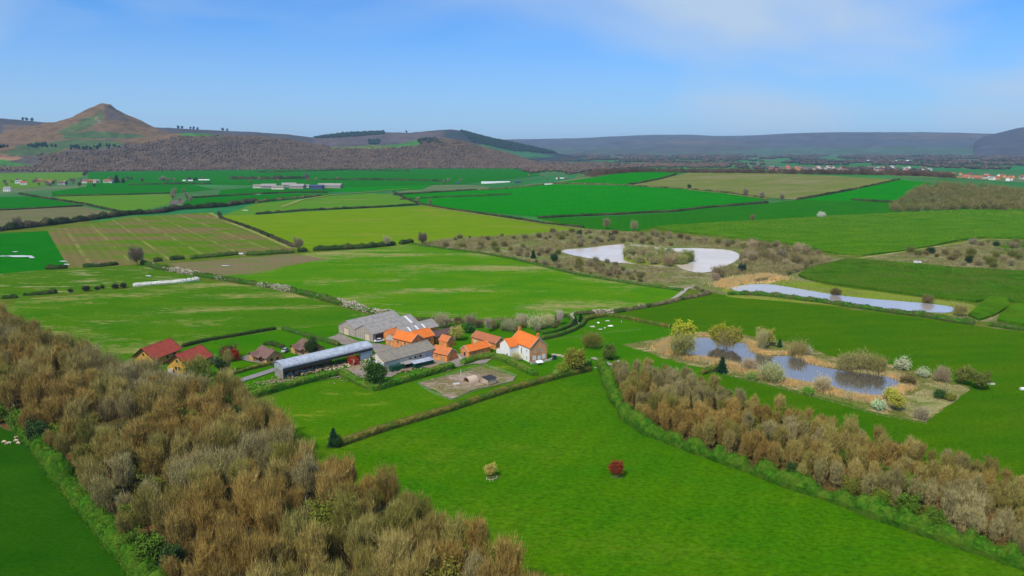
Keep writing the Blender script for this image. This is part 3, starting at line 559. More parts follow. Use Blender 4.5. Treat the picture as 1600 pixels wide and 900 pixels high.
# ---------------------------------------------------------------- masses of far trees
def lumps(name, C, rad, hgt, mat, label, seed=0, sub=1, jag=.35):
    """rounded uneven crowns, one mass"""
    rg = np.random.default_rng(seed); bm = bmesh.new(); bmesh.ops.create_icosphere(bm, subdivisions=sub, radius=1)
    bv = np.array([v.co[:] for v in bm.verts]); bf = np.array([[v.index for v in f.verts] for f in bm.faces]); bm.free()
    n = len(C); V = bv[None]*(1+rg.uniform(-jag, jag, (n, len(bv), 1))); V = V*np.stack([rad, rad, hgt/2], -1)[:, None, :]+np.asarray(C)[:, None, :]; V[:, :, 2] += (hgt/2)[:, None]*.8
    Fc = (bf[None]+np.arange(n)[:, None, None]*len(bv)).reshape(-1, 3)
    me = add_mesh(name, V.reshape(-1, 3), Fc, mat); return tag(link(name, me), label, None, None, 'stuff')
def scatter(n, u0, u1, d0, d1, rg):
    u = rg.uniform(u0, u1, n); d = np.sqrt(rg.uniform(d0**2, d1**2, n)); a = np.arctan((u-800)/F); return d*np.sin(a), d*np.cos(a)
rg = np.random.default_rng(3)
x, y = scatter(36000, -150, 860, 3250, 3900, rg); z = hz('front', x, y); px, py = proj(x, y, z)
ok = inpoly(px+rg.normal(0, 3, len(px)), py+rg.normal(0, 1.2, len(px)), [(-150,262),(50,262),(70,254),(60,243),(110,240),(190,234),(230,226),(262,218),(290,215),(340,214),(400,213),(450,217),(480,224),(520,234),(600,234),(660,228),(670,219),(700,215),(760,228),(800,240),(870,264),(700,268),(100,268)])
x, y, z = x[ok], y[ok], z[ok]; n = len(x)
lumps('wood', np.stack([x, y, z-2], -1), rg.uniform(3, 6, n), rg.uniform(7, 13, n), M['wood_far'], 'bare grey brown woods covering the hill foot', 1)
x, y = scatter(5000, -150, 760, 3300, 3900, rg); z = hz('front', x, y); px, py = proj(x, y, z)
ok = inpoly(px, py, [(653,220),(668,216),(682,218),(690,226),(655,225)]) | inpoly(px, py, [(34,228),(86,225),(88,230),(36,232)]) | inpoly(px, py, [(105,229),(170,227),(200,230),(180,234),(110,234)]) | inpoly(px, py, [(0,229),(15,229),(15,232),(0,232)])
x, y, z = x[ok], y[ok], z[ok]; n = len(x)
lumps('wood', np.stack([x, y, z-2], -1), rg.uniform(4, 6, n), rg.uniform(14, 20, n), M['wood_conifer'], 'dark conifer patches on the hill foot', 2)
x, y = scatter(9000, 470, 900, 5600, 6900, rg); z = hz('back', x, y); px, py = proj(x, y, z)
ok = inpoly(px, py, [(490,216),(540,209),(600,206),(600,210),(520,216)]) | inpoly(px, py, [(720,205),(770,218),(850,234),(870,240),(800,236),(740,222)]) | inpoly(px, py, [(576,219),(594,219),(594,226),(576,226)])
x, y, z = x[ok], y[ok], z[ok]; n = len(x)
lumps('wood', np.stack([x, y, z-2], -1), rg.uniform(8, 12, n), rg.uniform(16, 26, n), M['wood_conifer'], 'dark plantation on the ridge behind', 3)
# valley woods, far right and centre
def clump_scatter(n, u0, u1, d0, d1, thr, s, rg):
    x, y = scatter(n, u0, u1, d0, d1, rg); f = np.array([mnoise.noise((a*s, b*s*.6, 3.)) for a, b in zip(x, y)]); ok = f > thr; return x[ok], y[ok]
x, y = clump_scatter(16000, 780, 1750, 2500, 9000, .17, .003, rg); n = len(x); d = np.hypot(x, y)
lumps('wood', np.stack([x, y, tz(x, y)], -1), d*.0035*rg.uniform(.6, 1.3, n), d*.0034*rg.uniform(.7, 1.3, n), M['wood_valley'], 'scattered woods across the far valley', 4)
x, y = scatter(2600, 770, 1130, 2400, 4300, rg); px, py = proj(x, y, tz(x, y)); ok = inpoly(px, py, [(800,250),(870,244),(1000,250),(1200,254),(1200,262),(1000,262),(900,270),(860,268),(830,272),(800,262)])
x, y = x[ok], y[ok]; n = len(x); lumps('wood', np.stack([x, y, tz(x, y)], -1), rg.uniform(6, 10, n), rg.uniform(9, 15, n), M['wood_far'], 'bare trees on the valley floor beyond the vivid field', 5)

# crowns of twigs in a mass (nearer woods)
def twig_mass(name, C, rad, hgt, mat, label, per=60, tl=2.2, tw=.5, seed=0, kind='stuff'):
    rg = np.random.default_rng(seed); n = len(C); U = rg.normal(size=(n, per, 3)); U /= np.linalg.norm(U, axis=2)[:, :, None]; U *= rg.uniform(.25, 1, (n, per, 1))**.5
    U[:, :, 2] = np.abs(U[:, :, 2])*.9-.15
    P_ = np.asarray(C)[:, None, :]+U*np.stack([rad, rad, hgt], -1)[:, None, :]; P_[:, :, 2] += (hgt*.15)[:, None]
    D = U*[1, 1, .6]+[0, 0, .9]+rg.normal(size=U.shape)*.35
    P_ = P_.reshape(-1, 3); D = D.reshape(-1, 3); V, Fc = slivers(P_, D, rg.uniform(.5, 1.2, len(P_))*tl, tw, rg)
    return tag(link(name, add_mesh(name, V, Fc, mat)), label, None, None, kind)
x, y = scatter(5200, 1390, 1900, 1020, 1500, rg); px, py = proj(x, y, tz(x, y)); ok = inpoly(px, py, [(1394,324),(1405,318),(1412,316),(1425,303),(1452,292),(1480,290),(1800,294),(1800,331),(1600,330),(1400,331)])
x, y = x[ok][:620], y[ok][:620]; n = len(x); twig_mass('wood', np.stack([x, y, tz(x, y)], -1), rg.uniform(6, 9, n), rg.uniform(8, 14, n), M['wood_mid'], 'brown grey copse at the right edge', 330, 3.2, .42, 6)
x, y = scatter(620, 900, 1480, 1715, 1830, rg); px, py = proj(x, y, tz(x, y)); ok = (px > 985); x, y = x[ok], y[ok]; n = len(x)
twig_mass('wood', np.stack([x, y, tz(x, y)-1], -1), rg.uniform(6, 9, n), rg.uniform(9, 14, n), M['wood_far'], 'belt of bare trees along the top of the rise', 110, 3, .8, 7)
x, y = scatter(260, 905, 1010, 1500, 1800, rg); px, py = proj(x, y, tz(x, y)); ok = inpoly(px, py, [(912,276),(930,268),(1010,262),(1010,268),(960,272),(925,278)]); x, y = x[ok], y[ok]; n = len(x)
if n: twig_mass('wood', np.stack([x, y, tz(x, y)-1], -1), rg.uniform(6, 9, n), rg.uniform(9, 14, n), M['wood_far'], 'bare copse at the end of the bright strip field', 110, 3, .8, 8)

# ---------------------------------------------------------------- haze
def haze_box():
    m = bpy.data.materials.new('haze'); m.use_nodes = True; n = m.node_tree.nodes; n.clear(); o = n.new('ShaderNodeOutputMaterial'); v = n.new('ShaderNodeVolumePrincipled')
    v.inputs['Color'].default_value = (.50, .72, 1., 1); v.inputs['Density'].default_value = 4.0e-5; v.inputs['Anisotropy'].default_value = 0.; m.node_tree.links.new(v.outputs[0], o.inputs['Volume'])
    mb = MB(); mb.box(-21000, 21000, -7000, 17500, -8, 400); o = mb.obj('haze', m); tag(o, 'thin blue haze over the valley', None, None, 'stuff')
haze_box()

# ---------------------------------------------------------------- buildings
def opening(parent, side, pos, z, w, h, L, Wd, kind='window', frame='trim_white', fill='glass', label=None, proud=.08):
    """a window or door on one wall: front (y=0), back, left gable (x=0) or right gable (x=L)"""
    f = {'front': lambda u, v, o: (u, -o, v), 'back': lambda u, v, o: (u, Wd+o, v), 'left': lambda u, v, o: (-o, u, v), 'right': lambda u, v, o: (L+o, u, v)}[side]
    def bx(mb, u0, u1, z0, z1, o0, o1): mb.prism([f(u0, z0, o0), f(u1, z0, o0), f(u1, z1, o0), f(u0, z1, o0)], [f(u0, z0, o1), f(u1, z0, o1), f(u1, z1, o1), f(u0, z1, o1)])
    t = .10; a, b = pos-w/2, pos+w/2; mb = MB()
    if kind == 'window':
        bx(mb, a, a+t, z, z+h, -.05, proud+.04); bx(mb, b-t, b, z, z+h, -.05, proud+.04); bx(mb, a+t, b-t, z+h-t, z+h, -.05, proud+.04); bx(mb, a+t, b-t, z, z+t, -.05, proud+.04)
        bx(mb, (a+b)/2-.04, (a+b)/2+.04, z+t, z+h-t, -.05, proud+.035)
        fo = mb.obj('window', M[frame], parent); g = MB(); bx(g, a+t, b-t, z+t, z+h-t, -.04, proud); g.obj('pane', M[fill], fo)
        s_ = MB(); bx(s_, a-.1, b+.1, z-.12, z-.01, -.05, proud+.10); s_.obj('sill', M['trim_stone'], fo)
    else:
        bx(mb, a, b, .02, h, -.05, proud); fo = mb.obj(kind, M[fill], parent)
        g = MB(); bx(g, a-.12, a-.005, .02, h+.12, -.05, proud+.03); bx(g, b+.005, b+.12, .02, h+.12, -.05, proud+.03); bx(g, a, b, h+.005, h+.12, -.05, proud+.03); g.obj('frame', M[frame], fo)
        g = MB(); bx(g, b-.25, b-.15, 1.0, 1.12, proud+.005, proud+.07); g.obj('handle', M['steel_dark'], fo)
    if label: fo['label'] = label
    return fo
def gable(name, label, cat, o, ang, L, Wd, ze, zr, wall, roof, oh=.4, op=(), verge=None, chimneys=(), lights=(), group=None, gutter=True, hip=0., plinth=None, cap=None):
    """a gabled building; o = front left corner, length along +x, depth along +y"""
    t = thing(name, label, cat, (o[0], o[1], 0), R(ang), group)
    mb = MB(); mb.prism([(0, 0, 0), (0, Wd, 0), (0, Wd, ze), (0, Wd/2, zr), (0, 0, ze)], [(L, 0, 0), (L, Wd, 0), (L, Wd, ze), (L, Wd/2, zr), (L, 0, ze)]); mb.obj('wall', M[wall], t)
    sl = (zr-ze)/(Wd/2); th = .16; e = oh
    mb = MB()
    for s in (0, 1):
        y = lambda v: v if s == 0 else Wd-v
        z0 = ze-sl*e+.03; zt = zr+.03
        mb.prism([(-e, y(-e), z0), (-e, y(Wd/2), zt), (-e, y(Wd/2), zt+th), (-e, y(-e), z0+th)], [(L+e, y(-e), z0), (L+e, y(Wd/2), zt), (L+e, y(Wd/2), zt+th), (L+e, y(-e), z0+th)])
    rf = mb.obj('roof', M[roof], t)
    mb = MB(); mb.prism([(-e-.02, Wd/2-.22, zr+.12), (-e-.02, Wd/2, zr+.30), (-e-.02, Wd/2+.22, zr+.12)], [(L+e+.02, Wd/2-.22, zr+.12), (L+e+.02, Wd/2, zr+.30), (L+e+.02, Wd/2+.22, zr+.12)]); mb.obj('ridge_cap', M[cap or roof], rf)
    if verge:
        for x0 in (-e-.12, L+e+.01):
            mb = MB()
            for s in (0, 1):
                y = lambda v: v if s == 0 else Wd-v
                mb.prism([(x0, y(-e-.03), ze-sl*e-.10), (x0, y(Wd/2), zr-.10), (x0, y(Wd/2), zr+.32), (x0, y(-e-.03), ze-sl*e+.30)], [(x0+.11, y(-e-.03), ze-sl*e-.10), (x0+.11, y(Wd/2), zr-.10), (x0+.11, y(Wd/2), zr+.32), (x0+.11, y(-e-.03), ze-sl*e+.30)])
            mb.obj('verge', M[verge], t)
    if gutter:
        for y_ in (-e-.11, Wd+e+.01):
            mb = MB(); mb.box(-e, L+e, y_, y_+.1, ze-sl*e+.0, ze-sl*e+.12); mb.obj('gutter', M['steel_dark'], t)
    for (x, y, w, top) in chimneys:
        zb = zr-abs(y-Wd/2)*sl-.6; mb = MB(); mb.box(x-w/2, x+w/2, y-.45, y+.45, zb, top); mb.box(x-w/2-.08, x+w/2+.08, y-.53, y+.53, top-.25, top-.1); ch = mb.obj('chimney', M['brick_orange'], t)
        for k in (-.22, .22): MB().bar((x, y+k, top), (x, y+k, top+.5), .13, .11, 8).obj('chimney_pot', M['pantile'], ch)
    for (s, x, v0, v1, w) in lights:
        y = lambda v: v if s == 0 else Wd-v; mb = MB(); mb.prism([(x, y(v0), ze+sl*v0+.20), (x+w, y(v0), ze+sl*v0+.20), (x+w, y(v1), ze+sl*v1+.20), (x, y(v1), ze+sl*v1+.20)], [(x, y(v0), ze+sl*v0+.26), (x+w, y(v0), ze+sl*v0+.26), (x+w, y(v1), ze+sl*v1+.26), (x, y(v1), ze+sl*v1+.26)])
        mb.obj('rooflight', M['rooflight'], rf)
    for a in op: opening(t, *a[:5], L, Wd, **(a[5] if len(a) > 5 else {}))
    return t
dk = dict(frame='trim_dark')
# the two red roofed lodges
gB = G(294, 584)
lw = [('left', 4.0, 1.2, .9, 1.3, dk), ('left', 5.6, 1.2, .9, 1.3, dk), ('left', 4.9, 4.4, .9, 1.0, dk), ('front', 1.8, 1.3, .7, 1.2, dk), ('front', 2.8, 1.3, .7, 1.2, dk), ('front', 8.2, 1.2, 1.2, 1.3, dk), ('front', 10.6, 0, 1.2, 2.3, dict(kind='door', frame='trim_dark', fill='log_wall')), ('front', 12.4, 1.0, 1.4, 1.6, dk)]
lb = gable('lodge', 'timber lodge with a bright red tiled roof, nearer the lane of the pair', 'lodge', gB, 75.6, 14.4, 9.8, 3.9, 7.7, 'log_wall', 'tile_red', oh=.9, op=lw, verge='trim_dark', cap='tile_red')
mb = MB(); mb.box(3.0, 5.2, 10.8-.9, 10.9, 5.0, 5.08); 
la = gable('lodge', 'timber lodge with a dull red roof at the edge of the wood, leftmost building', 'lodge', (gB[0]-18.6, gB[1]+9.6), 75.6, 15.6, 9.8, 3.8, 7.6, 'log_wall', 'tile_red', oh=.9, op=lw, verge='trim_dark')
# two brown roofed lodges with a cross wing and a porch
def small_lodge(o, ang, label, L=11.5):
    t = gable('lodge', label, 'lodge', o, ang, L, 7.2, 2.9, 5.3, 'log_wall2', 'tile_brown', oh=.7, gutter=False, op=[('right', 2.2, 1.1, 1.1, 1.1, dk), ('right', 4.9, 1.1, 1.1, 1.1, dk), ('front', 8.8, 1.0, 1.2, 1.3, dk), ('front', 4.6, 0, 1.1, 2.1, dict(kind='door', frame='trim_dark', fill='trim_dark'))])
    mb = MB(); mb.prism([(.3, -2.6, 0), (4.1, -2.6, 0), (4.1, -2.6, 2.7), (2.2, -2.6, 4.0), (.3, -2.6, 2.7)], [(.3, -.02, 0), (4.1, -.02, 0), (4.1, -.02, 2.7), (2.2, -.02, 4.0), (.3, -.02, 2.7)]); wg = mb.obj('wing', M['log_wall2'], t)
    mb = MB()
    for s in (-1, 1): mb.prism([(2.2, -3.2, 4.05), (2.2+s*2.5, -3.2, 2.35), (2.2+s*2.5, -3.2, 2.5), (2.2, -3.2, 4.2)], [(2.2, 2.2, 4.05), (2.2+s*2.5, 1.0, 2.35), (2.2+s*2.5, 1.0, 2.5), (2.2, 2.2, 4.2)])
    mb.obj('wing_roof', M['tile_brown'], wg)
    mb = MB(); mb.box(4.4, 8.2, -1.9, -.05, 0, .25); pc = mb.obj('porch', M['timber'], t)
    mb = MB(); mb.prism([(4.5, -2.1, 2.35), (8.1, -2.1, 2.35), (8.1, -2.1, 2.5), (4.5, -2.1, 2.5)], [(4.5, -.6, 2.95), (8.1, -.6, 2.95), (8.1, -.6, 3.1), (4.5, -.6, 3.1)]); mb.obj('porch_roof', M['tile_brown'], pc)
    for x in (4.6, 7.9): MB().bar((x, -1.8, .2), (x, -1.8, 2.4), .09).obj('post', M['timber'], pc)
    mb = MB(); mb.bar((4.6, -1.8, 1.1), (6.1, -1.8, .25), .06); mb.bar((7.9, -1.8, 1.1), (6.4, -1.8, .25), .06); mb.bar((4.6, -1.8, 1.1), (7.9, -1.8, 1.1), .05); mb.obj('railing', M['timber'], pc)
    mb = MB(); mb.box(L-3.4, L-2.8, 3.9, 4.5, 4.4, 6.0); mb.obj('flue', M['brick_red_trim'], t)
    return t
gC = G(417, 569.5); c_, s_ = math.cos(R(-46)), math.sin(R(-46))
small_lodge((gC[0]-11.5*c_, gC[1]-11.5*s_), -46, 'small timber lodge with a brown roof and porch, standing alone by the lane')
gD = G(484, 558); small_lodge((gD[0]-12.5*c_, gD[1]-12.5*s_), -46, 'small brown roofed timber lodge partly behind a dark tree', 12.5)

# long round roofed hay barn
def dutch_barn():
    o = G(444, 594); L = 41.5; Wd = 7.6; ze = 4.9; rise = 2.0
    t = thing('hay_barn', 'long open sided barn with an arched silver tin roof', 'barn', (o[0], o[1], 0), R(45.5))
    n = 14; arc = [(Wd/2-(Wd/2+.35)*math.cos(math.pi*i/n), ze+rise*math.sin(math.pi*i/n)**.85) for i in range(n+1)]
    inn = [(Wd/2-(Wd/2+.27)*math.cos(math.pi*i/n), ze-.1+(rise)*math.sin(math.pi*i/n)**.85) for i in range(n+1)]
    mb = MB()
    for i in range(n):
        a, b, c, d = arc[i], arc[i+1], inn[i+1], inn[i]
        mb.prism([(-.5, *a), (-.5, *b), (-.5, *c), (-.5, *d)], [(L+.4, *a), (L+.4, *b), (L+.4, *c), (L+.4, *d)])
    mb.obj('roof', M['tin'], t)
    mb = MB()
    for y in (-.30, Wd+.18): mb.box(-.4, L+.3, y, y+.12, ze-1.2, ze+.05)
    mb.obj('side_sheeting', M['steel_dark'], t)
    mb = MB(); pts = [(0.0, y, z-.12) for y, z in inn]; mb.poly([(0, -.2, ze-1.1), (0, Wd+.2, ze-1.1)]+pts[::-1]); mb.obj('gable_end', M['tin'], t)['label'] = 'arched tin gable'
    mb = MB(); mb.box(.05, .15, Wd*.1, Wd-.1, 0, ze-1.1); mb.obj('end_sheeting', M['sheet_grey'], t)
    for k in range(8):
        for y in (.0, Wd): MB().bar((.3+k*(L-.6)/7, y, 0), (.3+k*(L-.6)/7, y, ze+.2), .13, n=4).obj('post', M['steel_dark'], t)
    mb = MB()
    for k in range(8):
        x = .3+k*(L-.6)/7; mb.bar((x, 0, ze-.2), (x, Wd, ze-.2), .08, n=4); mb.bar((x, 0, ze-.2), (x, Wd/2, ze+rise*.9), .07, n=4); mb.bar((x, Wd, ze-.2), (x, Wd/2, ze+rise*.9), .07, n=4)
    mb.obj('truss', M['steel_dark'], t)
    mb = MB(); mb.box(L-6.0, L, -.12, -.02, 0, ze-.9); mb.box(L+.02, L+.1, 0, Wd, 0, ze); mb.obj('blue_sheeting', M['tin_blue'], t)['label'] = 'pale blue sheeted end bay'
    mb = MB(); mb.box(2, 26, Wd-.2, Wd-.08, 0, 2.4); mb.obj('back_wall', M['log_wall2'], t)
    return o
oD = dutch_barn()
def inbarn(x, y): a = R(45.5); return (oD[0]+x*math.cos(a)-y*math.sin(a), oD[1]+x*math.sin(a)+y*math.cos(a))

# grey barns
gS = G(583, 535); g2 = G(551, 528)
cS, sS = math.cos(R(49)), math.sin(R(49))
bd = dict(kind='sliding_door', frame='steel_dark', fill='timber_pale')
S2 = gable('barn', 'middle grey sheeted barn of the three joined spans', 'barn', gS, 49, 29, 13.6, 4.0, 7.3, 'block_wall', 'sheet_grey', oh=.3, gutter=False, lights=[(0, 24.5, .8, 6.3, 1.3)], op=[('front', 4.5, 0, 5.5, 3.2, dict(kind='sliding_door', frame='steel_dark', fill='steel_dark')), ('left', 4.2, 0, 3.6, 3.4, bd)])
gable('barn', 'far grey barn beside the green field, left span of the three', 'barn', (gS[0]-sS*13.8, gS[1]+cS*13.8), 49, 29.5, 13.4, 3.9, 7.1, 'block_wall', 'sheet_grey', oh=.3, gutter=False, op=[('left', 7, 0, 4, 3.3, bd)])
gable('barn', 'grey barn with three white rooflights behind the orange roofs', 'barn', (gS[0]+sS*10.7+cS*9.6, gS[1]-cS*10.7+sS*9.6), 46, 21.5, 10.0, 3.9, 6.7, 'brick_orange', 'sheet_grey', oh=.3, gutter=False, lights=[(0, 4.5, .7, 3.2, 1.0), (0, 9.0, .7, 3.2, 1.0), (0, 13.2, .7, 3.2, 1.0)], op=[('right', 5, 0, 1.6, 2.4, dict(kind='door', frame='timber', fill='timber'))])
# tall orange farm buildings
gE = G(615, 544)
ow = dict(frame='timber')
gable('farm_building', 'tall orange brick barn with a bright orange roof, left of the courtyard pair', 'farm building', gE, -38, 11.6, 7.6, 5.0, 7.6, 'brick_orange', 'pantile', verge='trim_stone', op=[('front', 3.0, 2.9, 1.0, 1.2, ow), ('front', 7.6, 2.9, 1.0, 1.2, ow), ('front', 5.4, 0, 1.2, 2.2, dict(kind='door', frame='timber', fill='trim_dark')), ('right', 3.8, 3.4, 1.0, 1.2, ow)])
gE2 = G(677.8, 523.8, 5.0); c4, s4 = math.cos(R(45)), math.sin(R(45))
gable('farm_building', 'orange roofed brick barn standing crosswise to the courtyard', 'farm building', (gE2[0]-9.5*c4, gE2[1]-9.5*s4), 45, 9.5, 8.6, 5.0, 7.7, 'brick_orange', 'pantile', verge='trim_stone', op=[('front', 3.0, 2.8, 1.0, 1.2, ow), ('front', 7.0, 2.8, 1.0, 1.2, ow), ('right', 4.3, 2.8, 1.0, 1.2, ow)])
gX = G(603, 539); gable('outbuilding', 'little brick outhouse with a grey roof next to the white car', 'outbuilding', gX, -30, 4.4, 4.6, 2.7, 4.0, 'brick_orange', 'sheet_grey', gutter=False, oh=.2, op=[('front', 2.2, 0, 1.0, 2.0, dict(kind='door', frame='timber', fill='timber'))])
gable('outbuilding', 'brick lean building joining the outhouse to the grey barns', 'outbuilding', (gX[0]+1.5, gX[1]+4.9), 45, 7, 6, 3.4, 5.4, 'brick_orange', 'pantile_mid', gutter=False, oh=.2)
# white walled shed
gF = G(601, 583)
gable('shed', 'long grey roofed shed with whitewashed walls and blue end doors', 'shed', gF, 47, 27, 10.5, 4.6, 7.4, 'render_cream', 'sheet_grey2', oh=.35, op=[('left', 2.6, 0, 4.2, 3.9, dict(kind='sliding_door', frame='trim_white', fill='tin_blue')), ('left', 7.8, 0, 3.8, 3.9, dict(kind='sliding_door', frame='trim_white', fill='tin_blue')), ('front', 24.0, 0, 4.6, 3.9, dict(kind='sliding_door', frame='trim_white', fill='tin_blue')), ('front', 19.0, 2.8, .9, .8, dict(frame='trim_dark')), ('front', 16.2, 2.8, .9, .8, dict(frame='trim_dark')), ('front', 13.4, 2.8, .9, .8, dict(frame='trim_dark'))])
# brick shed at right of it
gG = G(698.7, 567)
cg, sg = math.cos(R(-36)), math.sin(R(-36))
gable('outbuilding', 'low orange brick building with weathered orange tiles, next to the poultry hedge', 'outbuilding', (gG[0]-9.2*cg, gG[1]-9.2*sg), -36, 9.2, 6.6, 3.3, 5.6, 'brick_orange', 'pantile_mid', verge='trim_stone', oh=.2, op=[('front', 3.4, 1.8, .9, .8, ow), ('front', 6.4, 0, 1.1, 2.0, dict(kind='door', frame='timber', fill='timber'))])
gl = G(686, 541); gable('outbuilding', 'small tiled link building at the corner of the courtyard', 'outbuilding', gl, -40, 5.2, 5.0, 3.0, 5.0, 'brick_orange', 'pantile_mid', verge='trim_stone', oh=.2, gutter=False)
gH = G(681, 537)
gable('stable', 'low brick stable with a dark brown tiled roof', 'stable', gH, 45, 14.6, 6.4, 3.2, 5.1, 'brick_orange', 'tile_dark', verge='trim_stone', oh=.25, op=[('front', 1.8, 1.2, .8, .9, dict(frame='trim_dark')), ('front', 4.2, 0, 1.2, 2.1, dict(kind='door', frame='timber', fill='trim_dark')), ('front', 7, 1.2, .8, .9, dict(frame='trim_dark')), ('front', 10.6, 1.2, .8, .9, dict(frame='trim_dark')), ('front', 12.8, 0, 1.2, 2.1, dict(kind='door', frame='timber', fill='trim_dark'))])
gI = G(737, 536)
gable('outbuilding', 'long brick range with mottled brown orange tiles behind the farmhouse wing', 'outbuilding', gI, -46, 16.5, 6.4, 3.1, 5.3, 'brick_orange', 'pantile_old', verge='trim_stone', oh=.25, op=[('front', 2.6, 0, 2.2, 2.2, dict(kind='door', frame='timber', fill='timber_pale')), ('front', 6.2, 1.1, .9, .9, ow)])
gJ = G(733, 559.5)
gable('outbuilding', 'small orange roofed brick building beside the white farmhouse', 'outbuilding', gJ, 42, 12.2, 6.0, 2.9, 4.9, 'brick_orange', 'pantile', verge='trim_stone', oh=.25, op=[('left', 3.0, 0, 1.2, 2.1, dict(kind='door', frame='timber', fill='trim_dark')), ('front', 3.5, 1.1, .9, .9, ow), ('front', 7.5, 1.1, .9, .9, ow), ('left', 4.8, 1.2, .7, .8, ow)])
# farmhouse
def farmhouse():
    n = G(828, 567); ang = -57; L = 15.2; Wd = 8.9; ze = 6.5; zr = 10.4
    u = (math.cos(R(ang)), math.sin(R(ang))); o = (n[0]-u[0]*L, n[1]-u[1]*L)
    ww = dict(frame='trim_white')
    t = gable('farmhouse', 'white rendered farmhouse with an orange pantile roof and brick gable', 'farmhouse', o, ang, L, Wd, ze, zr, 'render_white', 'pantile', verge='trim_stone', oh=.25, chimneys=[(.5, Wd/2, .9, 12.1), (L-.5, Wd/2, .9, 12.1)],
        op=[('front', 8.8, 2.6, .7, 2.8, dict(frame='trim_stone')), ('front', 12.8, 4.4, .8, 1.0, ww), ('front', 12.8, 1.2, .8, 1.3, ww), ('right', 2.2, .9, 1.7, 1.9, dict(frame='trim_white', fill='paint_white')), ('right', 7.2, .9, 1.7, 1.9, dict(frame='trim_white', fill='paint_white')), ('right', 3.0, 4.2, .8, 1.1, ww), ('right', 6.2, 4.2, .8, 1.1, ww), ('right', 4.8, 0, 1.4, 2.3, dict(kind='door', frame='trim_white', fill='paint_white'))])
    mb = MB(); mb.prism([(L+.01, -.03, 0), (L+.01, Wd+.03, 0), (L+.01, Wd+.03, ze), (L+.01, Wd/2, zr-.02), (L+.01, -.03, ze)], [(L+.06, -.03, 0), (L+.06, Wd+.03, 0), (L+.06, Wd+.03, ze), (L+.06, Wd/2, zr-.02), (L+.06, -.03, ze)]); mb.obj('brick_gable', M['brick_house'], t)
    mb = MB()
    for k in range(9): mb.box(L-.55 if k % 2 else L-.35, L+.0, -.06, -.01, .2+k*.7, .6+k*.7)
    mb.obj('quoins', M['brick_red_trim'], t)
    # wing towards the yard: its gable looks left
    x0, x1 = -1.6, 6.4; y0 = -4.6; zw = 5.6; zt = 8.3
    mb = MB(); xm = (x0+x1)/2
    mb.prism([(x0, y0, 0), (x1, y0, 0), (x1, y0, zw), (xm, y0, zt), (x0, y0, zw)], [(x0, 2.0, 0), (x1, 2.0-2.05, 0), (x1, 2.0-2.05, zw), (xm, 3.2, zt), (x0, 2.0, zw)]); wg = mb.obj('wing', M['render_white'], t)
    mb = MB(); sl = (zt-zw)/((x1-x0)/2)
    for s, xe in ((-1, x0), (1, x1)):
        xo = xe+s*.3; mb.prism([(xm, y0-.3, zt+.03), (xo, y0-.3, zw-.3*sl+.03), (xo, y0-.3, zw-.3*sl+.2), (xm, y0-.3, zt+.2)], [(xm, 2.6, zt+.03), (xo, .3, zw-.3*sl+.03), (xo, .3, zw-.3*sl+.2), (xm, 2.6, zt+.2)])
    wr = mb.obj('wing_roof', M['pantile'], wg)
    mb = MB(); mb.prism([(x0+.8, y0+1, zw+.8*sl+.24), (x0+.8, y0+2.3, zw+.8*sl+.24), (x0+2.4, y0+2.3, zw+2.4*sl+.24), (x0+2.4, y0+1, zw+2.4*sl+.24)], [(x0+.8, y0+1, zw+.8*sl+.32), (x0+.8, y0+2.3, zw+.8*sl+.32), (x0+2.4, y0+2.3, zw+2.4*sl+.32), (x0+2.4, y0+1, zw+2.4*sl+.32)]); mb.obj('rooflight', M['rooflight'], wg)
    opening(t, 'front', 0, 0, .1, .1, L, Wd, frame='trim_white') if False else None
    mb = MB(); mb.box(x1-2.4, x1-1.5, y0-.09, y0-.03, 1.1, 2.4); w_ = mb.obj('window', M['trim_white'], wg); mb = MB(); mb.box(x1-2.3, x1-1.6, y0-.12, y0-.10, 1.2, 2.3); mb.obj('pane', M['glass'], w_)
    # low porch with its own orange roof
    mb = MB(); mb.prism([(x0-3.4, y0+.2, 0), (x0-3.4, y0+4.4, 0), (x0-3.4, y0+4.4, 2.2), (x0-3.4, y0+.2, 2.2)], [(x0-.02, y0+.2, 0), (x0-.02, y0+4.4, 0), (x0-.02, y0+4.4, 3.5), (x0-.02, y0+.2, 3.5)]); pc = mb.obj('lean_to', M['render_white'], t)
    mb = MB(); mb.prism([(x0-3.8, y0-.1, 2.15), (x0-3.8, y0+4.7, 2.15), (x0-3.8, y0+4.7, 2.33), (x0-3.8, y0-.1, 2.33)], [(x0-.03, y0-.1, 3.62), (x0-.03, y0+4.7, 3.62), (x0-.03, y0+4.7, 3.8), (x0-.03, y0-.1, 3.8)]); mb.obj('lean_to_roof', M['pantile'], pc)
    # stone terrace in front of the gable
    a = R(ang); P_ = lambda x, y: (o[0]+x*math.cos(a)-y*math.sin(a), o[1]+x*math.sin(a)+y*math.cos(a))
    return P_, L, Wd
PH, LH, WH = farmhouse()
def wall_run(name, label, pts, h, w, mat, cat='wall'):
    t = MB()
    for a, b in zip(pts[:-1], pts[1:]):
        d = Vector((b[0]-a[0], b[1]-a[1], 0)); s = Vector((-d.y, d.x, 0)).normalized()*w/2
        t.prism([(a[0]-s.x, a[1]-s.y, 0), (a[0]+s.x, a[1]+s.y, 0), (a[0]+s.x, a[1]+s.y, h), (a[0]-s.x, a[1]-s.y, h)], [(b[0]-s.x, b[1]-s.y, 0), (b[0]+s.x, b[1]+s.y, 0), (b[0]+s.x, b[1]+s.y, h*.97), (b[0]-s.x, b[1]-s.y, h*.97)])
    # root at the start of the run
    x0, y0 = pts[0][0], pts[0][1]; t.V = [(v[0]-x0, v[1]-y0, v[2]) for v in t.V]
    return tag(t.obj(name, M[mat], None, (x0, y0, 0)), label, cat)
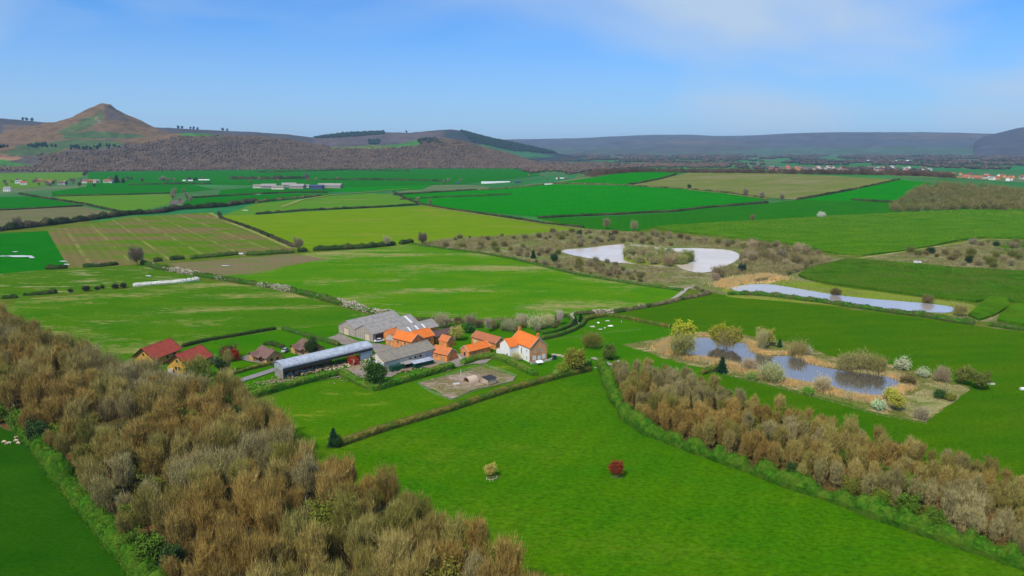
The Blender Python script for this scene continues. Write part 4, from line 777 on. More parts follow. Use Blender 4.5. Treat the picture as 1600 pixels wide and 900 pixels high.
wall_run('garden_wall', 'low stone garden wall at the foot of the farmhouse gable', [PH(LH+2.2, -1.2), PH(LH+2.4, WH+.6), PH(LH-.5, WH+4.6)], 1.0, .4, 'stone')
wall_run('garden_wall', 'low pale garden wall running right from the farmhouse', [G(862, 556), G(876, 557), G(893, 566)], 1.0, .35, 'trim_stone')
wall_run('yard_wall', 'pale stone yard wall beside the brick courtyard', [G(716, 560), G(724, 566), G(733, 561)], 1.3, .4, 'stone')

# ---------------------------------------------------------------- smaller farm things
def boxy(name, label, cat, base, ang, parts):
    t = thing(name, label, cat, (base[0], base[1], base[2] if len(base) > 2 else 0), R(ang))
    for pn, mat, fn in parts: mb = MB(); fn(mb); mb.obj(pn, M[mat], t)
    return t
boxy('container', 'dark green shipping container in front of the whitewashed shed', 'container', G(613, 583), 40, [('body', 'green_paint', lambda b: b.box(0, 6, 0, 2.4, .15, 2.5)), ('roof', 'green_paint', lambda b: b.box(-.03, 6.03, -.03, 2.43, 2.5, 2.58)), ('door', 'green_paint', lambda b: (b.box(-.08, -.01, .1, 1.15, .25, 2.4), b.box(-.08, -.01, 1.25, 2.3, .25, 2.4)))])
boxy('shed', 'long dark green shed with a pale roof, right of the scrap', 'shed', G(648, 577), 40, [('wall', 'green_paint', lambda b: b.box(0, 9.5, 0, 3, 0, 2.3)), ('roof', 'tin', lambda b: b.prism([(-.2, -.3, 2.32), (-.2, 3.3, 2.7), (-.2, 3.3, 2.8), (-.2, -.3, 2.42)], [(9.7, -.3, 2.32), (9.7, 3.3, 2.7), (9.7, 3.3, 2.8), (9.7, -.3, 2.42)]))])
boxy('lean_to', 'open lean-to with a patched roof between the green stores', 'shelter', G(630, 579), 40, [('roof', 'sheet_grey', lambda b: b.prism([(0, 0, 2.3), (0, 3.6, 2.8), (0, 3.6, 2.9), (0, 0, 2.4)], [(6, 0, 2.3), (6, 3.6, 2.8), (6, 3.6, 2.9), (6, 0, 2.4)])), ('post', 'timber', lambda b: (b.bar((.2, .2, 0), (.2, .2, 2.3), .08))), ('post', 'timber', lambda b: (b.bar((5.8, .2, 0), (5.8, .2, 2.3), .08))), ('back_board', 'red_rust', lambda b: b.box(.1, 5.9, 3.3, 3.4, 0, 2.5))])
boxy('trailer', 'flat trailer loaded with pale sheets against the shed', 'trailer', G(640, 574), 40, [('bed', 'steel_dark', lambda b: b.box(0, 5, 0, 2, .9, 1.05)), ('load', 'white_plastic', lambda b: b.box(.3, 4.6, .2, 1.8, 1.06, 1.5)), ('wheel', 'rubber', lambda b: b.bar((2, -.1, .45), (2, .1, .45), .45, n=12)), ('wheel', 'rubber', lambda b: b.bar((3, -.1, .45), (3, .1, .45), .45, n=12))])
def rubble(label, cx, cy, sx, sy, n, mat='rubble', s=(.3, 1.1), name='scrap_pile', rot=0., seed=0, flat=.5):
    rd = random.Random(seed); mb = MB(); s = (s[0]*.6, s[1]*.6)
    for i in range(n):
        x, y = rd.gauss(0, sx/2.5), rd.gauss(0, sy/2.5); a, b, c = rd.uniform(*s), rd.uniform(*s), rd.uniform(*s)*flat; th = rd.uniform(0, 3.1); z = rd.uniform(0, .5)*max(0, 1-abs(x)/sx-abs(y)/sy)
        k = len(mb.V); mb.box(-a/2, a/2, -b/2, b/2, 0, c)
        for j in range(k, k+8): v = mb.V[j]; mb.V[j] = (x+v[0]*math.cos(th)-v[1]*math.sin(th)+rd.uniform(-.1, .1), y+v[0]*math.sin(th)+v[1]*math.cos(th)+rd.uniform(-.1, .1), z+v[2]*(1+rd.uniform(-.3, .3)))
    return tag(mb.obj(name, M[mat], None, (cx, cy, .42), R(rot)), label, None, None, 'stuff')
p = inbarn(-4, -1); rubble('broken timber and rubble heaped at the near end of the round roofed barn', p[0], p[1], 11, 7, 160, rot=45, seed=1)
p = inbarn(14, 1); rubble('pale sacks, boards and scrap stored under the round roofed barn', p[0], p[1], 20, 4, 200, 'rubble', (.4, 1.4), rot=45, seed=2, flat=.8)
p = inbarn(27, -3); rubble('timber offcuts lying beside the round roofed barn', p[0], p[1], 16, 4, 90, 'timber_pale', (.3, 1.6), rot=45, seed=3, flat=.3)
p = inbarn(9, 3); rubble('white bags stacked in the round roofed barn', p[0], p[1], 8, 3, 30, 'white_plastic', (.6, 1.3), rot=45, seed=4, flat=.8)
g = G(560, 590); rubble('rubble strewn across the yard by the conifer', g[0], g[1], 12, 6, 80, seed=5, rot=30)
g = G(635, 581); rubble('rusty scrap lying between the green stores', g[0], g[1], 8, 3, 60, 'rubble', rot=40, seed=6, flat=.9)
g = G(742, 590); rubble('sticks and rubble in the upper corner of the poultry pen', g[0], g[1], 14, 9, 130, 'stone', (.15, .6), rot=20, seed=8, flat=.4)
g = G(765, 583); rubble('heap of brushwood in the poultry pen', g[0], g[1], 8, 5, 80, 'rubble', (.15, .7), rot=20, seed=9, flat=.4)
def vehicle(label, base, ang, paint, L=4.3, h=1.45, van=False):
    t = thing('parked_car', label, 'car', (base[0], base[1], .4), R(ang)); w = 1.75
    prof = [(0, .35), (0, .85), (.15, .95), (.9, 1.0), (1.35, h), (3.0, h), (3.75, 1.02), (4.2, .95), (4.3, .6), (4.3, .35)]; prof = [(x/4.3*L, z) for x, z in prof]
    mb = MB(); mb.prism([(x, 0, z) for x, z in prof[:4]+[(prof[6][0], prof[6][1])]+prof[7:]], [(x, w, z) for x, z in prof[:4]+[(prof[6][0], prof[6][1])]+prof[7:]]); mb.obj('body', M[paint], t)
    cb = [prof[3], prof[4], prof[5], prof[6]]; mb = MB(); mb.prism([(x, .12, z) for x, z in cb], [(x, w-.12, z) for x, z in cb]); mb.obj('cabin', M['glass'], t)
    rf = [(prof[4][0]+.05, h+.01), (prof[5][0]-.05, h+.01), (prof[5][0]-.05, h+.05), (prof[4][0]+.05, h+.05)]; mb = MB(); mb.prism([(x, .2, z) for x, z in rf], [(x, w-.2, z) for x, z in rf]); mb.obj('roof', M[paint], t)
    for x in (.8, L-.9):
        for y in (-.03, w-.17):
            wh = MB().bar((x, y, .33), (x, y+.2, .33), .33, n=14).obj('wheel', M['rubber'], t); yy = y-.02 if y < .5 else y+.2; MB().bar((x, yy, .33), (x, yy+.02, .33), .19, n=10).obj('rim', M['paint_silver'], wh)
    for y in (.15, w-.45): mb = MB(); mb.box(L-.03, L+.02, y, y+.3, .62, .78); mb.obj('headlight', M['rooflight'], t)
    return t
vehicle('white car parked beside the grey barns', G(586, 537), 30, 'paint_white', 4.6, 1.6)
vehicle('silver car on the drive between the brown roofed lodges', G(445, 553), 80, 'paint_silver', 4.3, 1.6)
vehicle('dark car parked in front of the dark roofed stable', G(700, 533), 10, 'paint_black')
boxy('gas_tank', 'grey metal oil tank standing against the red roofed lodge', 'tank', G(263, 583), 0, [('tank', 'stone', lambda b: b.box(0, 1.9, 0, 1.1, .4, 1.6)), ('leg', 'steel_dark', lambda b: b.box(.1, .3, .1, 1.0, 0, .4)), ('leg', 'steel_dark', lambda b: b.box(1.6, 1.8, .1, 1.0, 0, .4))])
def boulder(label, base, r, mat='stone', sz=(1, 1, .7), seed=0):
    bm = bmesh.new(); bmesh.ops.create_icosphere(bm, subdivisions=2, radius=r)
    for v in bm.verts: v.co *= 1+.3*mnoise.noise(v.co/r*1.3+Vector((seed*3.7, 0, 0))); v.co = Vector((v.co.x*sz[0], v.co.y*sz[1], max(v.co.z*sz[2], -.1*r)))
    me = bpy.data.meshes.new('boulder'); bm.to_mesh(me); bm.free(); me.materials.append(M[mat]); return tag(link('boulder', me, None, (base[0], base[1], .15), 0), label, 'boulder')
boulder('white rounded boulder on the lawn beside the red roofed lodge', G(296, 583), 1.2, 'white_plastic')
for i, (px, py, r, sz, lb_) in enumerate([(926, 511, 1.6, (1.6, .7, .6), 'longest grey stone lying on the left of the ruined ring'), (935, 505, 1.3, (1, 1, .7), 'upper left white stone of the ruined ring'), (949, 502, 1.3, (1.5, .6, .6), 'dark topped stone at the back of the ruined ring'), (954, 510, 1.6, (1.5, .6, .6), 'bright white block on the right of the ruined ring'), (945, 513, .9, (1, 1, 1), 'small upright stone at the front of the ruined ring'), (938, 515, 1.2, (1.7, .6, .4), 'low flat stone at the front of the ruined ring'), (971, 504, .7, (.6, .6, 2.6), 'lone upright stone post against the hedge'), (966, 565, .8, (1, 1, .8), 'white stone at the top corner of the right plantation'), (931, 575, .9, (1.6, .8, .4), 'pale stone heap by the gap in the hedge')]):
    boulder(lb_, G(px, py), r*.6, 'stone' if i not in (1, 3, 7) else 'white_plastic', sz, i)
# poultry pen
def pig_arc():
    b = G(734, 603); t = thing('animal_ark', 'round backed timber ark open at one end in the poultry pen', 'ark', (b[0], b[1], .43), R(40)); n = 12; r = 2.2; L = 4.4
    mb = MB(); pts = [(r-r*math.cos(math.pi*i/n), 2.5*math.sin(math.pi*i/n)) for i in range(n+1)]; inn = [(r-(r-.1)*math.cos(math.pi*i/n), 2.4*math.sin(math.pi*i/n)) for i in range(n+1)]
    for i in range(n): mb.prism([(0, *pts[i]), (0, *pts[i+1]), (0, *inn[i+1]), (0, *inn[i])], [(L, *pts[i]), (L, *pts[i+1]), (L, *inn[i+1]), (L, *inn[i])])
    mb.obj('shell', M['ply'], t); mb = MB(); mb.poly([(L-.1, y, z) for y, z in inn]); mb.obj('end_wall', M['timber'], t); mb = MB(); mb.box(.2, .35, .1, 2*r-.1, 0, .5); mb.obj('door_board', M['timber'], t)
pig_arc()
boxy('hen_house', 'plywood hen house with a flat black felt roof', 'hen house', G(762, 603, .43), 40, [('wall', 'ply', lambda b: b.box(0, 4.2, 0, 3.4, .35, 2.4)), ('roof', 'felt', lambda b: b.prism([(-.25, -.25, 2.42), (-.25, 3.65, 2.7), (-.25, 3.65, 2.8), (-.25, -.25, 2.52)], [(4.45, -.25, 2.42), (4.45, 3.65, 2.7), (4.45, 3.65, 2.8), (4.45, -.25, 2.52)])), ('skid', 'timber', lambda b: b.box(-.1, 4.3, .2, .45, 0, .35)), ('skid', 'timber', lambda b: b.box(-.1, 4.3, 2.9, 3.15, 0, .35)), ('hatch', 'timber', lambda b: b.box(-.08, -.01, .4, 1.1, .5, 1.3))])
boxy('feed_bin', 'yellow plastic feed bin beside the black roofed hen house', 'bin', G(759, 599, .43), 10, [('bin', 'yellow_plastic', lambda b: b.prism([(0, 0, 0), (1.2, 0, 0), (1.2, 1, 0), (0, 1, 0)], [(-.1, -.1, 1.5), (1.3, -.1, 1.5), (1.3, 1.1, 1.5), (-.1, 1.1, 1.5)])), ('lid', 'yellow_plastic', lambda b: b.box(-.15, 1.35, -.15, 1.15, 1.51, 1.6))])
boxy('water_trough', 'pale trough lying on the pen ground left of the round ark', 'trough', G(708, 601, .43), 15, [('trough', 'white_plastic', lambda b: (b.box(0, 2.6, 0, .1, 0, .4), b.box(0, 2.6, .6, .7, 0, .4), b.box(0, .1, .1, .6, 0, .4), b.box(2.5, 2.6, .1, .6, 0, .4))), ('water', 'glass', lambda b: b.box(.1, 2.5, .1, .6, .05, .3))])
for lab, q in (('nearer wooden jump frame of crossed poles in the pen', (686, 606)), ('upper wooden jump frame of crossed poles in the pen', (722, 590)), ('smallest wooden pole frame at the left of the pen', (699, 609))):
    b = G(*q, .43); t = thing('pole_frame', lab, 'frame', b, R(random.uniform(0, 60)))
    for s in (0, 1): MB().bar((s*3-.9, 0, 0), (s*3, 0, 1.7), .06).obj('leg', M['timber_pale'], t); MB().bar((s*3+.9, 0, 0), (s*3, 0, 1.7), .06).obj('leg', M['timber_pale'], t)
    MB().bar((-.3, 0, 1.65), (3.3, 0, 1.65), .06).obj('pole', M['timber_pale'], t)
def fence(name, label, path, h=1.1, step=3., mat='timber', rails=2, cat='fence', net=False, r=.05):
    P3 = [Vector(G(*p)) for p in path]; o = P3[0].copy(); t = thing(name, label, cat, tuple(o)); k = 0; mb = MB()
    for a, b in zip(P3[:-1], P3[1:]):
        n = max(1, int(round((b-a).length/step)))
        for i in range(n+(b == P3[-1])):
            if k < 95: q = a.lerp(b, i/n)-o; MB().bar((q.x, q.y, 0), (q.x, q.y, h+.15), r*1.3, n=4).obj('post', M[mat], t); k += 1
        for j in range(rails): z = h*(j+1)/rails; mb.bar(tuple(a-o+Vector((0, 0, z))), tuple(b-o+Vector((0, 0, z))), r*.6, n=4)
        if net:
            d = (b-a).length; m = int(d/1.6)
            for i in range(m): q = (a-o).lerp(b-o, i/m); mb.bar((q.x, q.y, .05), (q.x, q.y, h), .015, n=3)
    mb.obj('rail' if not net else 'netting', M['netting' if net else mat], t)
fence('pen_fence', 'pale netting fence round the poultry pen', [(653, 601), (672, 614), (706, 627), (745, 611), (800, 598), (806, 589), (757, 572), (720, 582), (690, 592), (653, 601)], 1.1, 4, 'timber', 3, net=True, r=.05)
fence('field_fence', 'post and rail fence along the lower pond bank', [(1130, 587), (1200, 604), (1300, 630), (1370, 650), (1447, 664)], 1.0, 4, 'timber', 2)
fence('field_fence', 'thin wire fence across the lawn below the stone ring', [(868, 531), (900, 528), (950, 521), (1000, 517)], .9, 5, 'timber', 2, r=.04)
fence('field_fence', 'short fence under the hen run hedge by the garden', [(843, 600), (862, 594), (880, 588)], 1.0, 2.5, 'timber', 2)
def pole(label, px, py, h, arm=True, mat='timber', name='utility_pole', r=.14):
    b = G(px, py) if py > 345 or px < 735 else T(px, py); t = thing(name, label, 'pole', b); MB().bar((0, 0, 0), (0, 0, h), r, r*.7, 8).obj('post', M[mat], t)
    if arm: MB().bar((-.9, 0, h-.5), (.9, 0, h-.5), .06).obj('crossarm', M[mat], t); MB().bar((.3, 0, h-1.6), (.3, 0, h-1.0), .22, n=8).obj('transformer', M['stone'], t)
pole('wooden pole with a grey transformer in the yard by the conifer', 553, 588, 7.5)
pole('pale gate post beside the wetland track', 1287, 409, 5, False, 'timber_pale')
pole('slender pole standing at the upper side of the pen', 720, 588, 3.0, False, 'white_plastic', 'post', .08)
pole('lone post on the far right triangle field', 1341, 297, 9, False, 'timber_pale')
pole('distant post in front of the olive field', 993, 268, 12, False, 'timber_pale')
t = boxy('garden_table', 'pale flat shelter panel on legs on the farmhouse lawn', 'shelter', G(839, 572), 20, [('top', 'white_plastic', lambda b: b.prism([(0, 0, 1.2), (3, 0, 1.2), (3, 2, 1.7), (0, 2, 1.7)], [(0, 0, 1.3), (3, 0, 1.3), (3, 2, 1.8), (0, 2, 1.8)]))]+[('leg', 'timber', (lambda x, y, z: (lambda b: b.bar((x, y, 0), (x, y, z), .06)))(x, y, z)) for x, y, z in ((.2, .2, 1.2), (2.8, .2, 1.2), (.2, 1.8, 1.65), (2.8, 1.8, 1.65))])
boxy('garden_store', 'small dark green store at the end of the garden wall', 'store', G(865, 563), 30, [('wall', 'green_paint', lambda b: b.box(0, 1.6, 0, 1.4, 0, 1.7)), ('lid', 'felt', lambda b: b.box(-.1, 1.7, -.1, 1.5, 1.71, 1.8))])
boxy('field_trough', 'white trough lying in the pasture right of the bushes', 'trough', G(1544, 601), -10, [('trough', 'white_plastic', lambda b: b.prism([(0, 0, 0), (2.4, 0, 0), (2.4, .7, 0), (0, .7, 0)], [(0, -.1, .5), (2.4, -.1, .5), (2.4, .8, .5), (0, .8, .5)])), ('rim', 'trim_stone', lambda b: b.box(-.05, 2.45, -.15, .85, .51, .58))])
boxy('wrapped_bale', 'white wrapped bale at the far right edge of the pasture', 'bale', G(1594, 610), -10, [('bale', 'white_plastic', lambda b: b.bar((0, 0, .6), (2.6, .4, .6), .65, n=12)), ('end_wrap', 'paint_white', lambda b: b.bar((-.06, 0, .6), (-.01, 0, .6), .5, n=12))])
# cattle
def cow(label, px, py, ang, graze):
    b = G(px, py); t = thing('cow', label, 'cow', b, R(ang), 'pale cattle by the left wood'); t.scale = (.72,)*3
    vs = [(0, 0, 1.15), (-.75, 0, 1.2), (.55, 0, 1.2), (.95, 0, 1.3 if not graze else 1.05), (1.3, 0, 1.45 if not graze else .5), (1.6, 0, 1.35 if not graze else .25)]; ra = [.36, .33, .32, .2, .17, .1]; ed = [(0, 1), (0, 2), (2, 3), (3, 4), (4, 5)]
    for x, k in ((-.7, 1), (.55, 2)):
        for y in (-.2, .2):
            i = len(vs); vs += [(x, y, .85), (x+(.08 if k == 1 else -.03), y, .5), (x-.02, y, .05)]; ra += [.15, .09, .07]; ed += [(k, i), (i, i+1), (i+1, i+2)]
    i = len(vs); vs += [(-1.08, 0, 1.2), (-1.15, 0, .6)]; ra += [.05, .04]; ed += [(1, i), (i, i+1)]
    me = bpy.data.meshes.new('body'); me.from_pydata(vs, ed, []); me.materials.append(M['hide']); o = link('body', me, t); md = o.modifiers.new('skin', 'SKIN')
    for v, r_ in zip(me.skin_vertices[0].data, ra): v.radius = (r_, r_)
    me.skin_vertices[0].data[0].use_root = True; o.modifiers.new('sub', 'SUBSURF').levels = 1; o.modifiers['sub'].render_levels = 1
    return t
cow('leftmost pale cow grazing near the picture edge', 7, 693, 170, True); cow('pale cow facing away beside the muddy strip', 14, 695, 200, True)
cow('pale cow standing highest, closest to the wood', 27, 686, 20, False); cow('pale cow just below the topmost one', 26, 691, 175, True); cow('lowest pale cow of the right hand trio', 29, 695, 160, True)
boulder('pale post stump where the muddy strip meets the wood', G(43, 677), .8, 'white_plastic', (.7, .5, 1.6), 33)


# ---------------------------------------------------------------- hedges
def hedge(label, path, w, h, mat, col_var=0, leaf=None, dens=1., blossom=None, lump=.25, name='hedge', gaps=None, trim=False, seed=0, raw=False):
    rg = np.random.default_rng(seed+len(path)*13+int(path[0][0])); P3 = [Vector(T(*p)) for p in path]
    dist = sum(p.length for p in P3)/len(P3); st = max(.6, dist*.003); Q = []
    for a, b in zip(P3[:-1], P3[1:]):
        n = max(1, int((b-a).length/st)); Q += [a.lerp(b, i/n) for i in range(n)]
    Q.append(P3[-1])
    if not trim or True:                                  # soften the corners
        for _ in range(3): Q = [Q[0]]+[(Q[i-1]+Q[i]*2+Q[i+1])/4 for i in range(1, len(Q)-1)]+[Q[-1]]
    o = Q[0].copy(); m = 9; V = []; n = len(Q); CEN = []; amp = lump
    for i, p in enumerate(Q):
        d = Q[min(i+1, n-1)]-Q[max(i-1, 0)]; d.z = 0; d.normalize(); s = Vector((-d.y, d.x, 0)); f = 1.
        l1 = mnoise.noise(p*(.35 if not trim else .15)/max(1, dist/300)); l2 = mnoise.noise(p*.09+Vector((9, 9, 0)))
        hh = h*(1+amp*1.4*l1+amp*.8*l2); ww = w*(1+amp*l2+amp*.6*l1)
        if i in (0, n-1): hh *= .75; ww *= .7
        CEN.append((p-o, s, hh, ww))
        for k in range(m):
            a = math.pi*(k/(m-1)); cx, cz = -math.cos(a), math.sin(a)
            ex = .5 if trim else .8; cx = math.copysign(abs(cx)**ex, cx); cz = abs(cz)**ex
            q = p-o+s*(cx*ww/2)*(.8+.2*(cz > .3))+Vector((0, 0, cz*hh)); q += Vector((0, 0, 1))*0
            nn = mnoise.noise((q+o)*(1.1/max(1, dist/350)))*.16*min(w, h)*(1 if k not in (0, m-1) else .3); q += (s*cx+Vector((0, 0, cz)))*nn
            V.append(q[:])
    Fc = [(i*m+k, (i+1)*m+k, (i+1)*m+k+1, i*m+k+1) for i in range(n-1) for k in range(m-1)]+[tuple(range(m))[::-1], tuple(range((n-1)*m, n*m))]
    ob = tag(link(name, add_mesh(name, V, Fc, M[mat]), None, o[:]), label, 'hedge')
    L = st*n; lf = leaf or max(.22, dist*.0010); area = L*(w+2*h); cnt = int(min(26000, dens*area/(lf*lf)*1.1))
    ii = rg.uniform(0, n-1.001, cnt); a = rg.uniform(.02, math.pi-.02, cnt); C = np.zeros((cnt, 3)); c0 = np.array([[*c[0], *c[1], c[2], c[3]] for c in CEN]); i0 = ii.astype(int); fr_ = (ii-i0)[:, None]; cc = c0[i0]*(1-fr_)+c0[i0+1]*fr_
    ex = .5 if trim else .8; cx = -np.cos(a); cx = np.sign(cx)*np.abs(cx)**ex; cz = np.sin(a)**ex; g_ = rg.uniform(.9, 1.10 if trim else 1.22, cnt)
    C = cc[:, :3]+cc[:, 3:6]*(cx*cc[:, 7]/2*g_)[:, None]; C[:, 2] += cz*cc[:, 6]*g_
    if blossom:
        bl = np.array([mnoise.noise(((p[0]+o.x)*.05, (p[1]+o.y)*.05, 4.))+.25*mnoise.noise(((p[0]+o.x)*.6, (p[1]+o.y)*.6, p[2]*.6)) for p in C]) > blossom
        if bl.sum() > 50: V, Fc = leaves(C[bl]*[1, 1, 1.03], lf*1.25, rg); link('blossom', add_mesh('blossom', V, Fc, M['blossom']), ob)
        C = C[~bl]
    V, Fc = leaves(C, lf, rg); link('leaves', add_mesh('leaves', V, Fc, M[mat]), ob)
    return ob
